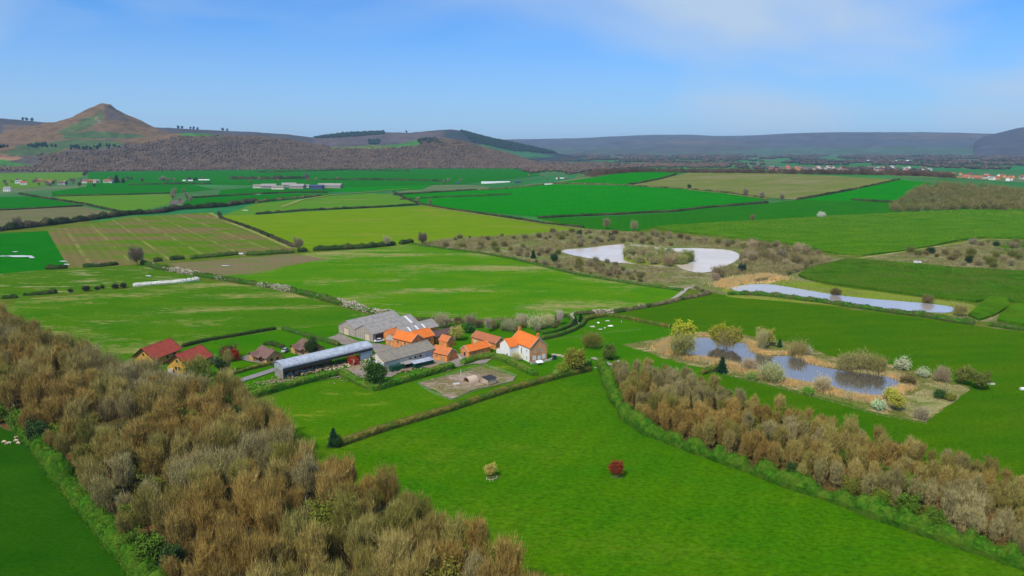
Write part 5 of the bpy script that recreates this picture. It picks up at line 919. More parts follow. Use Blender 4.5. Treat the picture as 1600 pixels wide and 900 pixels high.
HED = [
 ('bright leafy hedge running down the near side of the right plantation', [(938,573),(948,592),(960,625),(978,655),(1010,678),(1040,690),(1100,712),(1180,741),(1260,769),(1350,801),(1450,837),(1540,867),(1640,902),(1720,935)], 4.4, 3.8, 'hedge_tall', dict(lump=.6, dens=1.5)),
 ('trimmed brown green hedge along the top of the big smooth field', [(530,697),(600,673),(700,643),(790,613),(860,594),(922,579)], 2.8, 2.1, 'hedge_brown', dict(trim=True, lump=.1, dens=1.2)),
 ('thick green hedge between the round roofed barn and the paddock', [(322,612),(345,622),(370,629),(425,613),(480,598),(532,586),(560,600),(584,611),(602,606),(650,592),(708,575)], 3.2, 2.6, 'hedge_bright', dict(trim=True, lump=.14, dens=1.2)),
 ('trimmed hedge between the farmhouse lawn and the poultry pen', [(722,571),(745,563),(768,560),(785,563),(812,576),(836,588)], 3.2, 2.5, 'hedge_bright', dict(trim=True, lump=.12, dens=1.2)),
 ('low hedge behind the two red roofed lodges', [(284,543),(320,534),(380,524),(431,515)], 1.8, 1.7, 'hedge_dark', dict(trim=True, lump=.1)),
 ('dark green hedge between the far lodge and the grey barns', [(441,515),(460,521),(485,528),(510,535),(530,541)], 2.2, 2.0, 'hedge_green', dict(trim=True, lump=.12)),
 ('patchy hedge along the lane below the red roofed lodges', [(308,603),(350,590),(390,578),(427,570)], 1.8, 1.5, 'hedge_brown', dict(trim=True, lump=.15)),
 ('short hedge behind the lodge that stands alone by the lane', [(412,539),(428,540),(444,545)], 1.8, 1.7, 'hedge_dark', dict()),
 ('clipped hedge curving behind the farmhouse, outer of two', [(845,532),(870,527),(893,519),(908,511),(915,502)], 2.0, 2.0, 'hedge_green', dict(trim=True, lump=.08)),
 ('clipped hedge curving behind the farmhouse, inner of two', [(846,523),(870,519),(890,511),(894,502),(886,494)], 1.8, 1.7, 'hedge_green', dict(trim=True, lump=.08)),
 ('hedge beyond the stone ring ending at the yellow willow', [(912,502),(930,497),(950,495),(985,500),(1020,508),(1048,513)], 2.4, 2.0, 'hedge_brown', dict(trim=True, lump=.12)),
 ('brown hedge with white blossom beside the curving track', [(897,493),(925,490),(960,489),(1007,481),(1040,475),(1062,469),(1090,464),(1111,459)], 2.8, 1.8, 'hedge_thorn', dict(blossom=.28, lump=.15)),
 ('short hedge at the far bend of the farm track', [(1086,450),(1095,455),(1111,460)], 2, 1.6, 'hedge_thorn', dict()),
 ('brown hedge behind the orchard along the big field', [(640,500),(700,504),(760,505),(810,502),(860,500),(885,495)], 2.4, 1.9, 'hedge_thorn', dict(lump=.3)),
 ('ditch hedge between the big field and the upper lake wetland', [(645,382),(700,390),(750,396),(800,405),(850,417),(900,429),(950,438),(1000,446),(1068,455)], 2.6, 1.5, 'hedge_green', dict(lump=.3, seed=3)),
 ('long hedge with drifts of pink white blossom behind the grey barns', [(222,412),(245,420),(275,425),(325,434),(362,440),(400,446),(440,453),(462,457),(500,467),(525,474),(560,484),(590,491),(612,493)], 4.0, 2.8, 'hedge_green', dict(blossom=.08, lump=.3)),
 ('snow white blossoming hedge standing in the left pasture', [(208,448),(240,445),(280,442),(311,438)], 3.4, 2.2, 'blossom_white', dict(lump=.15)),
 ('dark hedge block at the corner of the puddled field', [(72,421),(90,421),(105,419)], 4, 3.2, 'hedge_dark', dict()),
 ('dark hedge block below the striped field', [(130,418),(155,417),(185,414)], 3.6, 2.8, 'hedge_dark', dict()),
 ('small dark bush clump right of the lone bare tree', [(240,409),(254,408)], 5, 3, 'hedge_dark', dict()),
 ('row of dark bushes above the ploughed patch, left piece', [(265,407),(278,406),(288,405)], 4, 3, 'hedge_dark', dict()),
 ('row of dark bushes above the ploughed patch, long piece', [(297,405),(320,403),(345,401),(372,398)], 4, 3, 'hedge_green', dict()),
 ('row of bushes between the ploughed patch and the yellow field', [(384,399),(400,399),(430,397),(460,395)], 4, 3, 'hedge_green', dict(lump=.5)),
 ('dark round bush row at the corner of the yellow field', [(465,394),(480,393)], 5, 3.5, 'hedge_dark', dict()),
 ('thick dark hedge along the near edge of the yellow field', [(489,392),(530,390),(570,388),(617,383)], 6, 3.8, 'hedge_dark', dict(lump=.35)),
 ('short dark hedge left of the wetland corner', [(625,382),(645,379)], 5, 3.5, 'hedge_dark', dict()),
 ('dark bush row in the left pasture, far left pair', [(2,467),(15,466),(27,466)], 3, 2.2, 'hedge_dark', dict(lump=.6)),
 ('dark bush row in the left pasture, longest piece', [(37,462),(60,461),(90,458)], 3, 2.2, 'hedge_dark', dict(lump=.7)),
 ('broad thicket hedge along the top of the striped field', [(-40,366),(0,361),(62,354),(125,346),(200,336),(250,333),(275,328),(350,323),(400,316)], 9, 6.0, 'hedge_far', dict(lump=.5, dens=1.5)),
 ('thicket hedge on towards the distant farm track', [(400,317),(422,314),(475,309),(500,306)], 6, 3, 'hedge_thorn', dict(lump=.6)),
 ('thin hedge above the brown stubble field', [(-40,331),(0,329),(60,326),(130,322)], 3, 2.2, 'hedge_far', dict()),
 ('slanting hedge from the left village to the thicket', [(30,303),(50,307),(90,313),(130,319),(165,327),(198,334)], 3.5, 2.5, 'hedge_far', dict()),
 ('thin hedge across the left middle distance', [(82,307),(180,305),(275,302)], 3, 2.2, 'hedge_far', dict()),
 ('thin hedge below the distant farm', [(292,310),(342,307),(400,303.5),(460,301),(512,301)], 3.5, 2.6, 'hedge_far', dict()),
 ('hedge beside the worn track left of the yellow field', [(342,333),(345,342),(370,350),(400,361),(430,374),(460,387)], 4, 2.6, 'hedge_far', dict()),
 ('hedge along the far edge of the yellow field', [(400,335),(440,332),(480,329),(527,327),(590,324),(657,320)], 4, 2.6, 'hedge_far', dict(lump=.4)),
 ('hedge between the yellow field and the vivid green field', [(615,300),(635,311),(655,319),(700,327),(750,334),(800,341),(850,350),(912,356)], 3.5, 2.2, 'hedge_far', dict()),
 ('hedge below the vivid green field', [(840,341),(900,338),(950,336),(1000,333),(1050,331),(1100,325),(1150,321),(1200,317)], 4, 2.6, 'hedge_far', dict()),
 ('far hedge with white blossom above the vivid field', [(615,305),(680,301),(745,297)], 4.5, 2.8, 'hedge_far', dict(blossom=.0)),
 ('hedge line crossing the upper vivid field', [(625,312),(700,308),(800,304)], 3, 2, 'hedge_far', dict()),
 ('hedge along the top of the vivid green field', [(750,297),(800,294),(862,287),(920,288),(975,290),(1075,296),(1135,301),(1200,311)], 4, 2.4, 'hedge_thorn', dict()),
 ('hedge between the bright strip and the olive field', [(980,289),(1010,284),(1032,280),(1055,273),(1075,268)], 4, 2.4, 'hedge_far', dict()),
 ('hedge climbing between the olive field and the bright triangle', [(1245,312),(1270,308),(1330,297),(1370,289),(1405,281)], 4, 2.6, 'hedge_far', dict()),
 ('dark hedge across the bright triangle field', [(1330,313),(1362,315),(1412,317)], 5, 2.8, 'hedge_far', dict()),
 ('leafy hedge along the near bank of the long pond', [(1137,461),(1170,461),(1200,463),(1275,472),(1337,481),(1400,490),(1450,496),(1480,502),(1523,508)], 3.6, 2.4, 'hedge_green', dict(lump=.3)),
 ('hedge continuing right of the long pond to the picture edge', [(1545,509),(1580,514),(1620,520),(1680,528)], 3.0, 2.0, 'hedge_green', dict()),
 ('short hedge from the plantation to the dark fir by the pond', [(1095,586),(1110,581),(1130,574)], 2.4, 2.0, 'hedge_brown', dict(trim=True)),
 ('garden hedge between the farmhouse lawn and the big field', [(866,592),(885,584),(905,578),(921,570)], 3, 2.8, 'hedge_bright', dict(trim=True)),
 ('hedge between the reed crop and the wetland scrub', [(1180,440),(1220,432),(1260,420),(1300,412),(1326,406)], 3, 1.4, 'hedge_thorn', dict()),
 ('pale hedge line at the foot of the hill woods', [(400,269),(470,268),(540,266),(640,268)], 5, 4, 'hedge_far', dict(lump=.6)),
 ('hedge in front of the caravans below the hill', [(200,289),(260,288),(330,287)], 4, 3, 'hedge_far', dict(lump=.6)),
 ('far hedge left of the slanting lane below the hill', [(130,274),(138,267),(145,262)], 6, 4, 'hedge_far', dict()),
 ('far hedge behind the distant farm', [(360,280),(430,280),(480,279)], 8, 8, 'hedge_far', dict(lump=.6)),
 ('far hedge right of the distant farm', [(500,281),(560,281),(640,282),(700,284)], 5, 4, 'hedge_far', dict(lump=.5)),
 ('ragged green shrubs along the meadow edge of the left wood', [(28,672),(58,702),(90,742),(122,784),(170,838),(222,898),(275,955)], 4.6, 4.0, 'hedge_tall', dict(lump=.75, dens=1.4)),
]
for i, (lab, path, w, h, mt, kw) in enumerate(HED): hedge(lab, path, w, h, mt, **kw)
# tall leafy crops that end in a dark edge
def crop(label, pts, h, mat, seed):
    o = sheet('crop', pts, M[mat], label, z=.06, kind='stuff', height=h)
    P3 = [T(*p) for p in pts]; xs = [p[0] for p in P3]; ys = [p[1] for p in P3]; rg = np.random.default_rng(seed); n = 90000
    x = rg.uniform(min(xs), max(xs), n); y = rg.uniform(min(ys), max(ys), n); ok = inpoly(x, y, [(p[0], p[1]) for p in P3]); px, py = proj(x, y, tz(x, y)); ok &= (px < 1640); x, y = x[ok][:45000], y[ok][:45000]
    C = np.stack([x, y, tz(x, y)+h*.8], -1); D = rg.normal(size=C.shape)*.35+[0, 0, 1]; d = np.hypot(x, y); V, Fc = slivers(C, D, rg.uniform(.5, 1.1, len(C))*.9*d/450, .45*d/450, rg)
    tag(link('crop_tops', add_mesh('crop_tops', V, Fc, M[mat+'_leaf'])), label+', tops of the stems', None, None, 'stuff')
M['rape_leaf'] = foliage_mat('rape_leaf', (.080, .23, .004), .4, .05, (.14, .26, .01, 1)); M['rape2_leaf'] = foliage_mat('rape2_leaf', (.065, .19, .004), .45, .08, (.13, .18, .02, 1))
crop('tall green reed crop on the slope', [(1020,356),(1050,353),(1120,349),(1200,345),(1275,340),(1375,335),(1475,331),(1600,327),(1760,322),(1760,372),(1600,374),(1537,372),(1495,377),(1450,387),(1400,395),(1350,400),(1310,398),(1282,393),(1250,384),(1200,378),(1125,370),(1050,362)], 1.6, 'rape', 1)
crop('tall green crop above the long pond', [(1327,406),(1360,408),(1425,414),(1500,420),(1600,426),(1760,436),(1760,484),(1600,476),(1550,468),(1525,473),(1450,465),(1375,455),(1300,445),(1260,437),(1247,431),(1262,422),(1287,415)], 1.3, 'rape2', 2)
crop('small block of green crop by the end of the long pond', [(1545,467),(1572,470),(1577,480),(1553,495),(1530,502),(1513,495)], 1.6, 'rape', 3)
crop('green crop corner at the right edge below the pond', [(1575,484),(1590,478),(1610,479),(1700,486),(1700,520),(1600,510),(1557,503)], 1.5, 'rape', 4)

# ---------------------------------------------------------------- trees
def tube_mesh(segs, nside=5):
    V = []; Fc = []
    for p, q, r0, r1 in segs:
        p = Vector(p); q = Vector(q); d = (q-p).normalized(); a = d.orthogonal().normalized(); b = d.cross(a); k = len(V); ns = nside if r0 > .06 else 3
        for c, r_ in ((p, r0), (q, r1)): V += [tuple(c+(a*math.cos(6.2832*i/ns)+b*math.sin(6.2832*i/ns))*r_) for i in range(ns)]
        Fc += [(k+i, k+(i+1) % ns, k+ns+(i+1) % ns, k+ns+i) for i in range(ns)]
    return V, Fc
def grow(seed, h, cr, levels=3, lean=.05, first=.25, up=.75, stems=1, r0=None):
    """branching skeleton; returns segments and the tips"""
    rd = random.Random(seed); segs = []; tips = []; r0 = r0 or h*.014
    def br(p, d, L, r, lv):
        n = 3; q = p
        for i in range(n):
            d = (d+Vector((rd.gauss(0, .12), rd.gauss(0, .12), .06))).normalized(); q2 = q+d*L/n; ra, rb = r*(1-.6*i/n), r*(1-.6*(i+1)/n); segs.append((q, q2, ra, rb))
            if lv > 0 and (i > 0 or lv < levels):
                for _ in range(2 if lv > 1 else 2):
                    s = Vector((rd.gauss(0, 1), rd.gauss(0, 1), rd.gauss(.2, .4))).normalized(); br(q2, (d*.75+s*.75).normalized(), L*rd.uniform(.45, .7), rb*.6, lv-1)
            q = q2
        if lv <= 1: tips.append(q)
    for s in range(stems):
        d = Vector((rd.gauss(0, lean+.12*(stems > 1)), rd.gauss(0, lean+.12*(stems > 1)), 1)).normalized(); p = Vector((rd.gauss(0, .15)*stems, rd.gauss(0, .15)*stems, -.2)); n = 5; Lt = h*.8; q = p
        for i in range(n):
            d = (d+Vector((rd.gauss(0, .05), rd.gauss(0, .05), .05))).normalized(); q2 = q+d*Lt/n; segs.append((q, q2, r0*(1-.8*i/n), r0*(1-.8*(i+1)/n)))
            if (i+1)/n > first:
                for k in range(4):
                    a = rd.uniform(0, 6.28); z = rd.uniform(.35, .9)*up/.75; zf = (i+1)/n; Lb = cr*rd.uniform(.7, 1.05)*math.sin(math.pi*min(1, .25+.75*(1-abs(zf-.62)*1.3)))*.95
                    br(q.lerp(q2, rd.random()), Vector((math.cos(a), math.sin(a), z)).normalized(), max(.6, Lb), r0*.38*(1-.5*zf), 2)
            q = q2
        tips.append(q)
    return segs, tips
def tree_proto(seed, h, cr, mode='twig', ntw=5200, tl=1.2, tw=.085, size=.32, first=.25, stems=1, up=.75, r0=None):
    rg = np.random.default_rng(seed); segs, tips = grow(seed, h, cr, first=first, stems=stems, up=up, r0=r0)
    Vt, Ft = tube_mesh([s for s in segs if s[2] > .012]); fine = [s for s in segs if s[2] <= .06*h/12+.012]
    A = np.array([s[0][:] for s in fine]); B = np.array([s[1][:] for s in fine]); k = rg.integers(0, len(A), ntw); f = rg.random(ntw)[:, None]
    C = A[k]*(1-f)+B[k]*f; D = (B[k]-A[k]); D /= np.linalg.norm(D, axis=1)[:, None]+1e-6
    C = C+rg.normal(size=C.shape)*.16*cr/4
    # fill the outline of the crown: twigs fan up and out from many small forks
    nc = 85 if mode == 'twig' else 60; U = rg.normal(size=(nc, 3)); U /= np.linalg.norm(U, axis=1)[:, None]; U *= rg.uniform(.15, 1, (nc, 1))**.45; zc = h*(.60+first*.12); rz = h-zc-.3
    cen = U*[cr*.88, cr*.88, rz*.93]+[0, 0, zc]; cen[:, 2] = np.where(U[:, 2] < -.5, cen[:, 2]+h*.08, cen[:, 2]); nf = int(ntw*.62); kk = rg.integers(0, nc, nf)
    sp_ = cr*(.17 if mode == 'twig' else .20); C[:nf] = cen[kk]+rg.normal(size=(nf, 3))*sp_*([.62, .62, 1.7] if mode == 'twig' else [1, 1, .8]); D[:nf] = C[:nf]-np.array([0, 0, h*.12]); D[:nf] /= np.linalg.norm(D[:nf], axis=1)[:, None]
    if mode == 'twig': D = D*.65+rg.normal(size=C.shape)*.22+[0, 0, .75]; Vc, Fc = slivers(C, D, rg.uniform(.5, 1.3, ntw)*tl, tw, rg)
    else: C = C+rg.normal(size=C.shape)*.3; Vc, Fc = leaves(C, size, rg)
    return Vt, Ft, Vc, Fc
def conifer_proto(seed, h, cr, n=5200):
    rg = np.random.default_rng(seed); rd = random.Random(seed); z = h*(1-rg.random(n)**.55*.96); r = cr*(1-z/h)**.8*rg.uniform(.3, 1.05, n)*(1+.22*np.sin(z*5.0/h*6)); a = rg.uniform(0, 6.283, n); r *= 1+.25*np.sin(a*3+seed)+.15*np.sin(z*2.3+a)
    C = np.stack([r*np.cos(a), r*np.sin(a), z], -1); D = np.stack([np.cos(a), np.sin(a), -.15+0*a], -1)+rg.normal(size=(n, 3))*.35; Vc, Fc = slivers(C, D, h*.07, h*.018, rg)
    V, Ft = tube_mesh([((0, 0, -.2), (0, 0, h*.9), h*.018, .03)]+[((0, 0, h*k/14), (cr*(1-k/14)*.8*math.cos(k*2.4), cr*(1-k/14)*.8*math.sin(k*2.4), h*k/14-.1), .05, .02) for k in range(2, 13)])
    return V, Ft, Vc, Fc
PROTO = {}
def proto(key, data, bark='bark', leaf='twig_tint'):
    PROTO.setdefault(key, []).append((add_mesh('trunk', data[0], data[1], M[bark]), add_mesh('crown', data[2], data[3], M[leaf])))
for i in range(6): proto('bare', tree_proto(10+i, 12.5, 3.3, ntw=4800, tl=1.8, tw=.075, up=1.0))
for i in range(2): proto('birch', tree_proto(20+i, 13.5, 3.2, ntw=5600, tl=1.3, tw=.075, first=.4, up=1.0, r0=.17), 'bark_pale')
for i in range(2): proto('multi', tree_proto(30+i, 11, 3.6, ntw=4600, tl=1.7, tw=.085, first=.15, stems=4, r0=.13), 'bark_pale')
for i in range(3): proto('leafy', tree_proto(40+i, 8.5, 3.8, 'leaf', ntw=7000, size=.42))
for i in range(2): proto('ever', tree_proto(50+i, 8, 3.4, 'leaf', ntw=9000, size=.42, first=.1), 'bark_dark', 'leaf_tint')
for i in range(6): proto('young', tree_proto(60+i, 8.2, 1.95, ntw=2900, tl=1.4, tw=.07, first=.15, stems=1, up=1.3, r0=.10), 'bark_pale' if i % 2 else 'bark')
for i in range(2): proto('fir', conifer_proto(70+i, 8, 2.2), 'bark_dark', 'leaf_tint')
for i in range(3): proto('shrub', tree_proto(80+i, 3.4, 2.4, ntw=2600, tl=.7, tw=.09, first=.0, stems=5, r0=.05))
for i in range(3): proto('bush', tree_proto(90+i, 3.2, 2.3, 'leaf', ntw=3000, size=.30, first=.0, stems=4, r0=.05), 'bark_dark', 'leaf_tint')
for i in range(2): proto('lone', tree_proto(100+i, 10, 4.5, ntw=4500, tl=1.2, tw=.15, r0=.25), 'bark_dark')
BARE = [(.32,.25,.070), (.39,.30,.085), (.28,.235,.060), (.41,.32,.10), (.36,.31,.085), (.34,.245,.062), (.26,.24,.052)]
RUST = [(.36,.235,.060), (.39,.26,.068), (.34,.23,.060), (.41,.285,.080)]
GREY = [(.33,.28,.115), (.38,.32,.14), (.30,.255,.095)]
OLIV = [(.19,.20,.03), (.16,.185,.025), (.21,.20,.035)]
LIME = [(.12,.20,.018), (.10,.18,.018), (.16,.22,.02)]
DARK = [(.04,.08,.018), (.05,.10,.025)]
def plant(key, name, label, cat, x, y, z=0., sc=1., col=(.2, .16, .08), group=None, zs=1., rd=random):
    pr = rd.choice(PROTO[key]); t = thing(name, label, cat, (x, y, z), rd.uniform(0, 6.28), group); t.scale = (sc, sc, sc*zs); j = rd.uniform(.85, 1.15); c = (col[0]*j, col[1]*j, col[2]*j, 1)
    link('trunk', pr[0], t); link('crown', pr[1], t, color=c); return t
def poisson(poly3, r, seed, tries=40000):
    rd = random.Random(seed); xs = [p[0] for p in poly3]; ys = [p[1] for p in poly3]; X = np.array([rd.uniform(min(xs), max(xs)) for _ in range(tries)]); Y = np.array([rd.uniform(min(ys), max(ys)) for _ in range(tries)]); ok = inpoly(X, Y, poly3); cell = {}; out = []
    for x, y in zip(X[ok], Y[ok]):
        c = (int(x//r), int(y//r))
        if all((x-a)**2+(y-b)**2 > r*r for i in (-1, 0, 1) for j in (-1, 0, 1) for a, b in cell.get((c[0]+i, c[1]+j), ())): cell.setdefault(c, []).append((x, y)); out.append((x, y))
    return out
TR = random.Random(11)
WOODL = [(-90,500),(0,508),(40,532),(85,560),(140,582),(200,598),(262,612),(325,630),(372,648),(430,690),(458,730),(500,752),(580,792),(655,838),(740,885),(815,935),(900,1000),(920,1060),(380,1060),(300,985),(235,905),(165,815),(118,758),(75,712),(48,688),(20,672),(-20,655),(-110,630)]
poly = [G(*p)[:2] for p in WOODL]
KIND = {'tall grey brown bare tree': ('bare', BARE), 'rust brown bare tree': ('bare', RUST), 'pale grey twiggy tree': ('multi', GREY), 'tree with yellow green buds': ('leafy', OLIV), 'fresh lime green tree': ('leafy', LIME), 'slender pale trunked birch': ('birch', GREY+RUST), 'dark evergreen tree': ('ever', DARK)}
SHORT = {'bare': 'bare tree', 'multi': 'pale twiggy tree', 'leafy': 'leafing tree', 'birch': 'birch', 'ever': 'dark evergreen', 'young': 'twiggy tree'}
PLANTED = []
def wood_tree(key, name, kind, zn, x, y, sc, col):
    t = plant(key, name, kind, 'tree', x, y, 0, sc, col, 'trees '+zn, 1, TR); PLANTED.append((t, x, y, sc, kind, zn, key)); return t
def name_woods():
    A = np.array([(p[1], p[2]) for p in PLANTED])
    for i, (t, x, y, sc, kind, zn, key) in enumerate(PLANTED):
        d = np.hypot(A[:, 0]-x, A[:, 1]-y); d[i] = 1e9; j = int(d.argmin()); dx = A[j, 0]-x; dy = A[j, 1]-y
        side = ('left of' if dx > 0 else 'right of') if abs(dx) > abs(dy) else ('before' if dy > 0 else 'behind')
        size = 'short' if sc < .78 else 'middling' if sc < .93 else 'high'; kind = kind.replace('tall ', '')
        t['label'] = ' '.join((size+' '+kind+' '+zn+', '+side+' a '+SHORT[PLANTED[j][6]]).split()[:16])
def zone(px, py):
    if py < 600: return 'at the far end of the left wood'
    if px > 480 and py > 700: return 'at the right side of the left wood'
    if px < 200: return 'at the meadow edge of the left wood'
    if py > 800: return 'in the nearest left wood'
    return 'amid the left wood'
pts = poisson(poly, 5.1, 5, 90000); LIM = 340; cnt = {}
pts.sort(key=lambda p: math.hypot(*p))
rest = []
for x, y in pts:
    px, py = proj(x, y, 0.); nv = mnoise.noise((x*.022, y*.022, 1.)); nv2 = mnoise.noise((x*.05, y*.05, 7.)); q = TR.random(); edge_l = not inpoly([px-45], [py], WOODL)[0] and py > 640
    if inpoly([px], [py], [(135,668),(205,660),(222,700),(160,712),(135,690)])[0]: continue
    if nv > .16: k = 'rust brown bare tree'
    elif nv < -.25: k = 'pale grey twiggy tree'
    else: k = 'tall grey brown bare tree'
    if q < .09: k = 'slender pale trunked birch'
    elif nv2 > .42 or q > .965: k = 'tree with yellow green buds'
    elif q > .95: k = 'fresh lime green tree'
    elif q > .935: k = 'dark evergreen tree'
    if edge_l and TR.random() < .45: k = TR.choice(['fresh lime green tree', 'tree with yellow green buds', 'dark evergreen tree'])
    key, cols = KIND[k]
    if len(cnt) >= 0 and sum(cnt.values()) >= LIM*2: rest.append((x, y)); continue
    cnt[k] = cnt.get(k, 0)+1
    wood_tree(key, {'birch': 'birch_tree', 'leafy': 'budding_tree', 'ever': 'evergreen_tree', 'multi': 'twiggy_tree'}.get(key, 'russet_tree' if 'rust' in k else 'bare_tree'), k, zone(px, py), x, y, TR.uniform(.66, 1.12)*(.82 if edge_l else 1), TR.choice(cols))
print('LEFT', cnt, 'rest', len(rest))
if rest:
    R_ = np.array(rest); n = len(R_); twig_mass('wood', np.stack([R_[:, 0], R_[:, 1], np.zeros(n)], -1), np.full(n, 3.4), np.full(n, 9.5), M['wood_mid'], 'farthest bare trees of the left wood', 800, 1.6, .12, 21)
# undergrowth below both woods
def undergrowth(poly3, n, label, seed, h=1.6):
    rg = np.random.default_rng(seed); a = np.array(poly3); x = rg.uniform(a[:, 0].min(), a[:, 0].max(), n); y = rg.uniform(a[:, 1].min(), a[:, 1].max(), n); ok = inpoly(x, y, poly3); x, y = x[ok], y[ok]
    C = np.stack([x, y, rg.uniform(0, h*.5, len(x))], -1); D = rg.normal(size=C.shape)*.5+[0, 0, 1]; V, Fc = slivers(C, D, rg.uniform(.5, 1.2, len(x))*h, .16, rg); tag(link('undergrowth', add_mesh('undergrowth', V, Fc, M['undergrowth'])), label, None, None, 'stuff')
undergrowth(poly, 130000, 'bramble and dead bracken under the left wood', 31)
WOODR = [(958,592),(1000,592),(1050,600),(1085,610),(1130,628),(1200,652),(1290,680),(1400,714),(1500,744),(1600,778),(1700,812),(1780,850),(1780,935),(1640,890),(1540,852),(1450,824),(1350,788),(1260,757),(1180,729),(1100,701),(1040,680),(1000,662),(982,640),(968,618)]
poly = [G(*p)[:2] for p in WOODR]
KR = {'brown twiggy young tree': ('young', BARE), 'rust red young tree': ('young', RUST), 'grey twiggy young tree': ('young', GREY), 'lime green leafing tree': ('leafy', LIME), 'olive budding tree': ('leafy', OLIV), 'dark evergreen bush': ('ever', DARK), 'pale stemmed birch': ('birch', GREY)}
def zoneR(px, py): return 'in the right plantation, '+('house end' if px < 1080 else 'pond stretch' if px < 1330 else 'far right end')
pts = poisson(poly, 3.5, 9, 90000); pts.sort(key=lambda p: math.hypot(*p))
print('RIGHT', len(pts))
R_ = np.array(pts[640:]) if len(pts) > 640 else None
if R_ is not None: n = len(R_); twig_mass('wood', np.stack([R_[:, 0], R_[:, 1], np.zeros(n)], -1), np.full(n, 2.2), np.full(n, 6.5), M['wood_mid'], 'farthest young trees of the right plantation', 400, 1.2, .14, 22)
for x, y in pts[:640]:
    px, py = proj(x, y, 0.); nv = mnoise.noise((x*.04, y*.04, 2.)); q = TR.random()
    k = 'rust red young tree' if nv > .18 else 'grey twiggy young tree' if nv < -.2 else 'brown twiggy young tree'
    if q < .05: k = 'lime green leafing tree'
    elif q < .09: k = 'olive budding tree'
    elif q < .105: k = 'dark evergreen bush'
    elif q < .135: k = 'pale stemmed birch'
    key, cols = KR[k]; sc = TR.uniform(.62, 1.12)*(.62 if key in ('leafy', 'ever', 'birch') else 1)
    wood_tree(key, {'leafy': 'budding_tree', 'ever': 'evergreen_bush', 'birch': 'birch_tree'}.get(key, 'russet_sapling' if 'rust' in k else 'grey_sapling' if 'grey' in k else 'young_tree'), k, zoneR(px, py), x, y, sc, TR.choice(cols))
undergrowth(poly, 60000, 'dead grass and bramble under the right plantation', 32, 1.3)

name_woods()
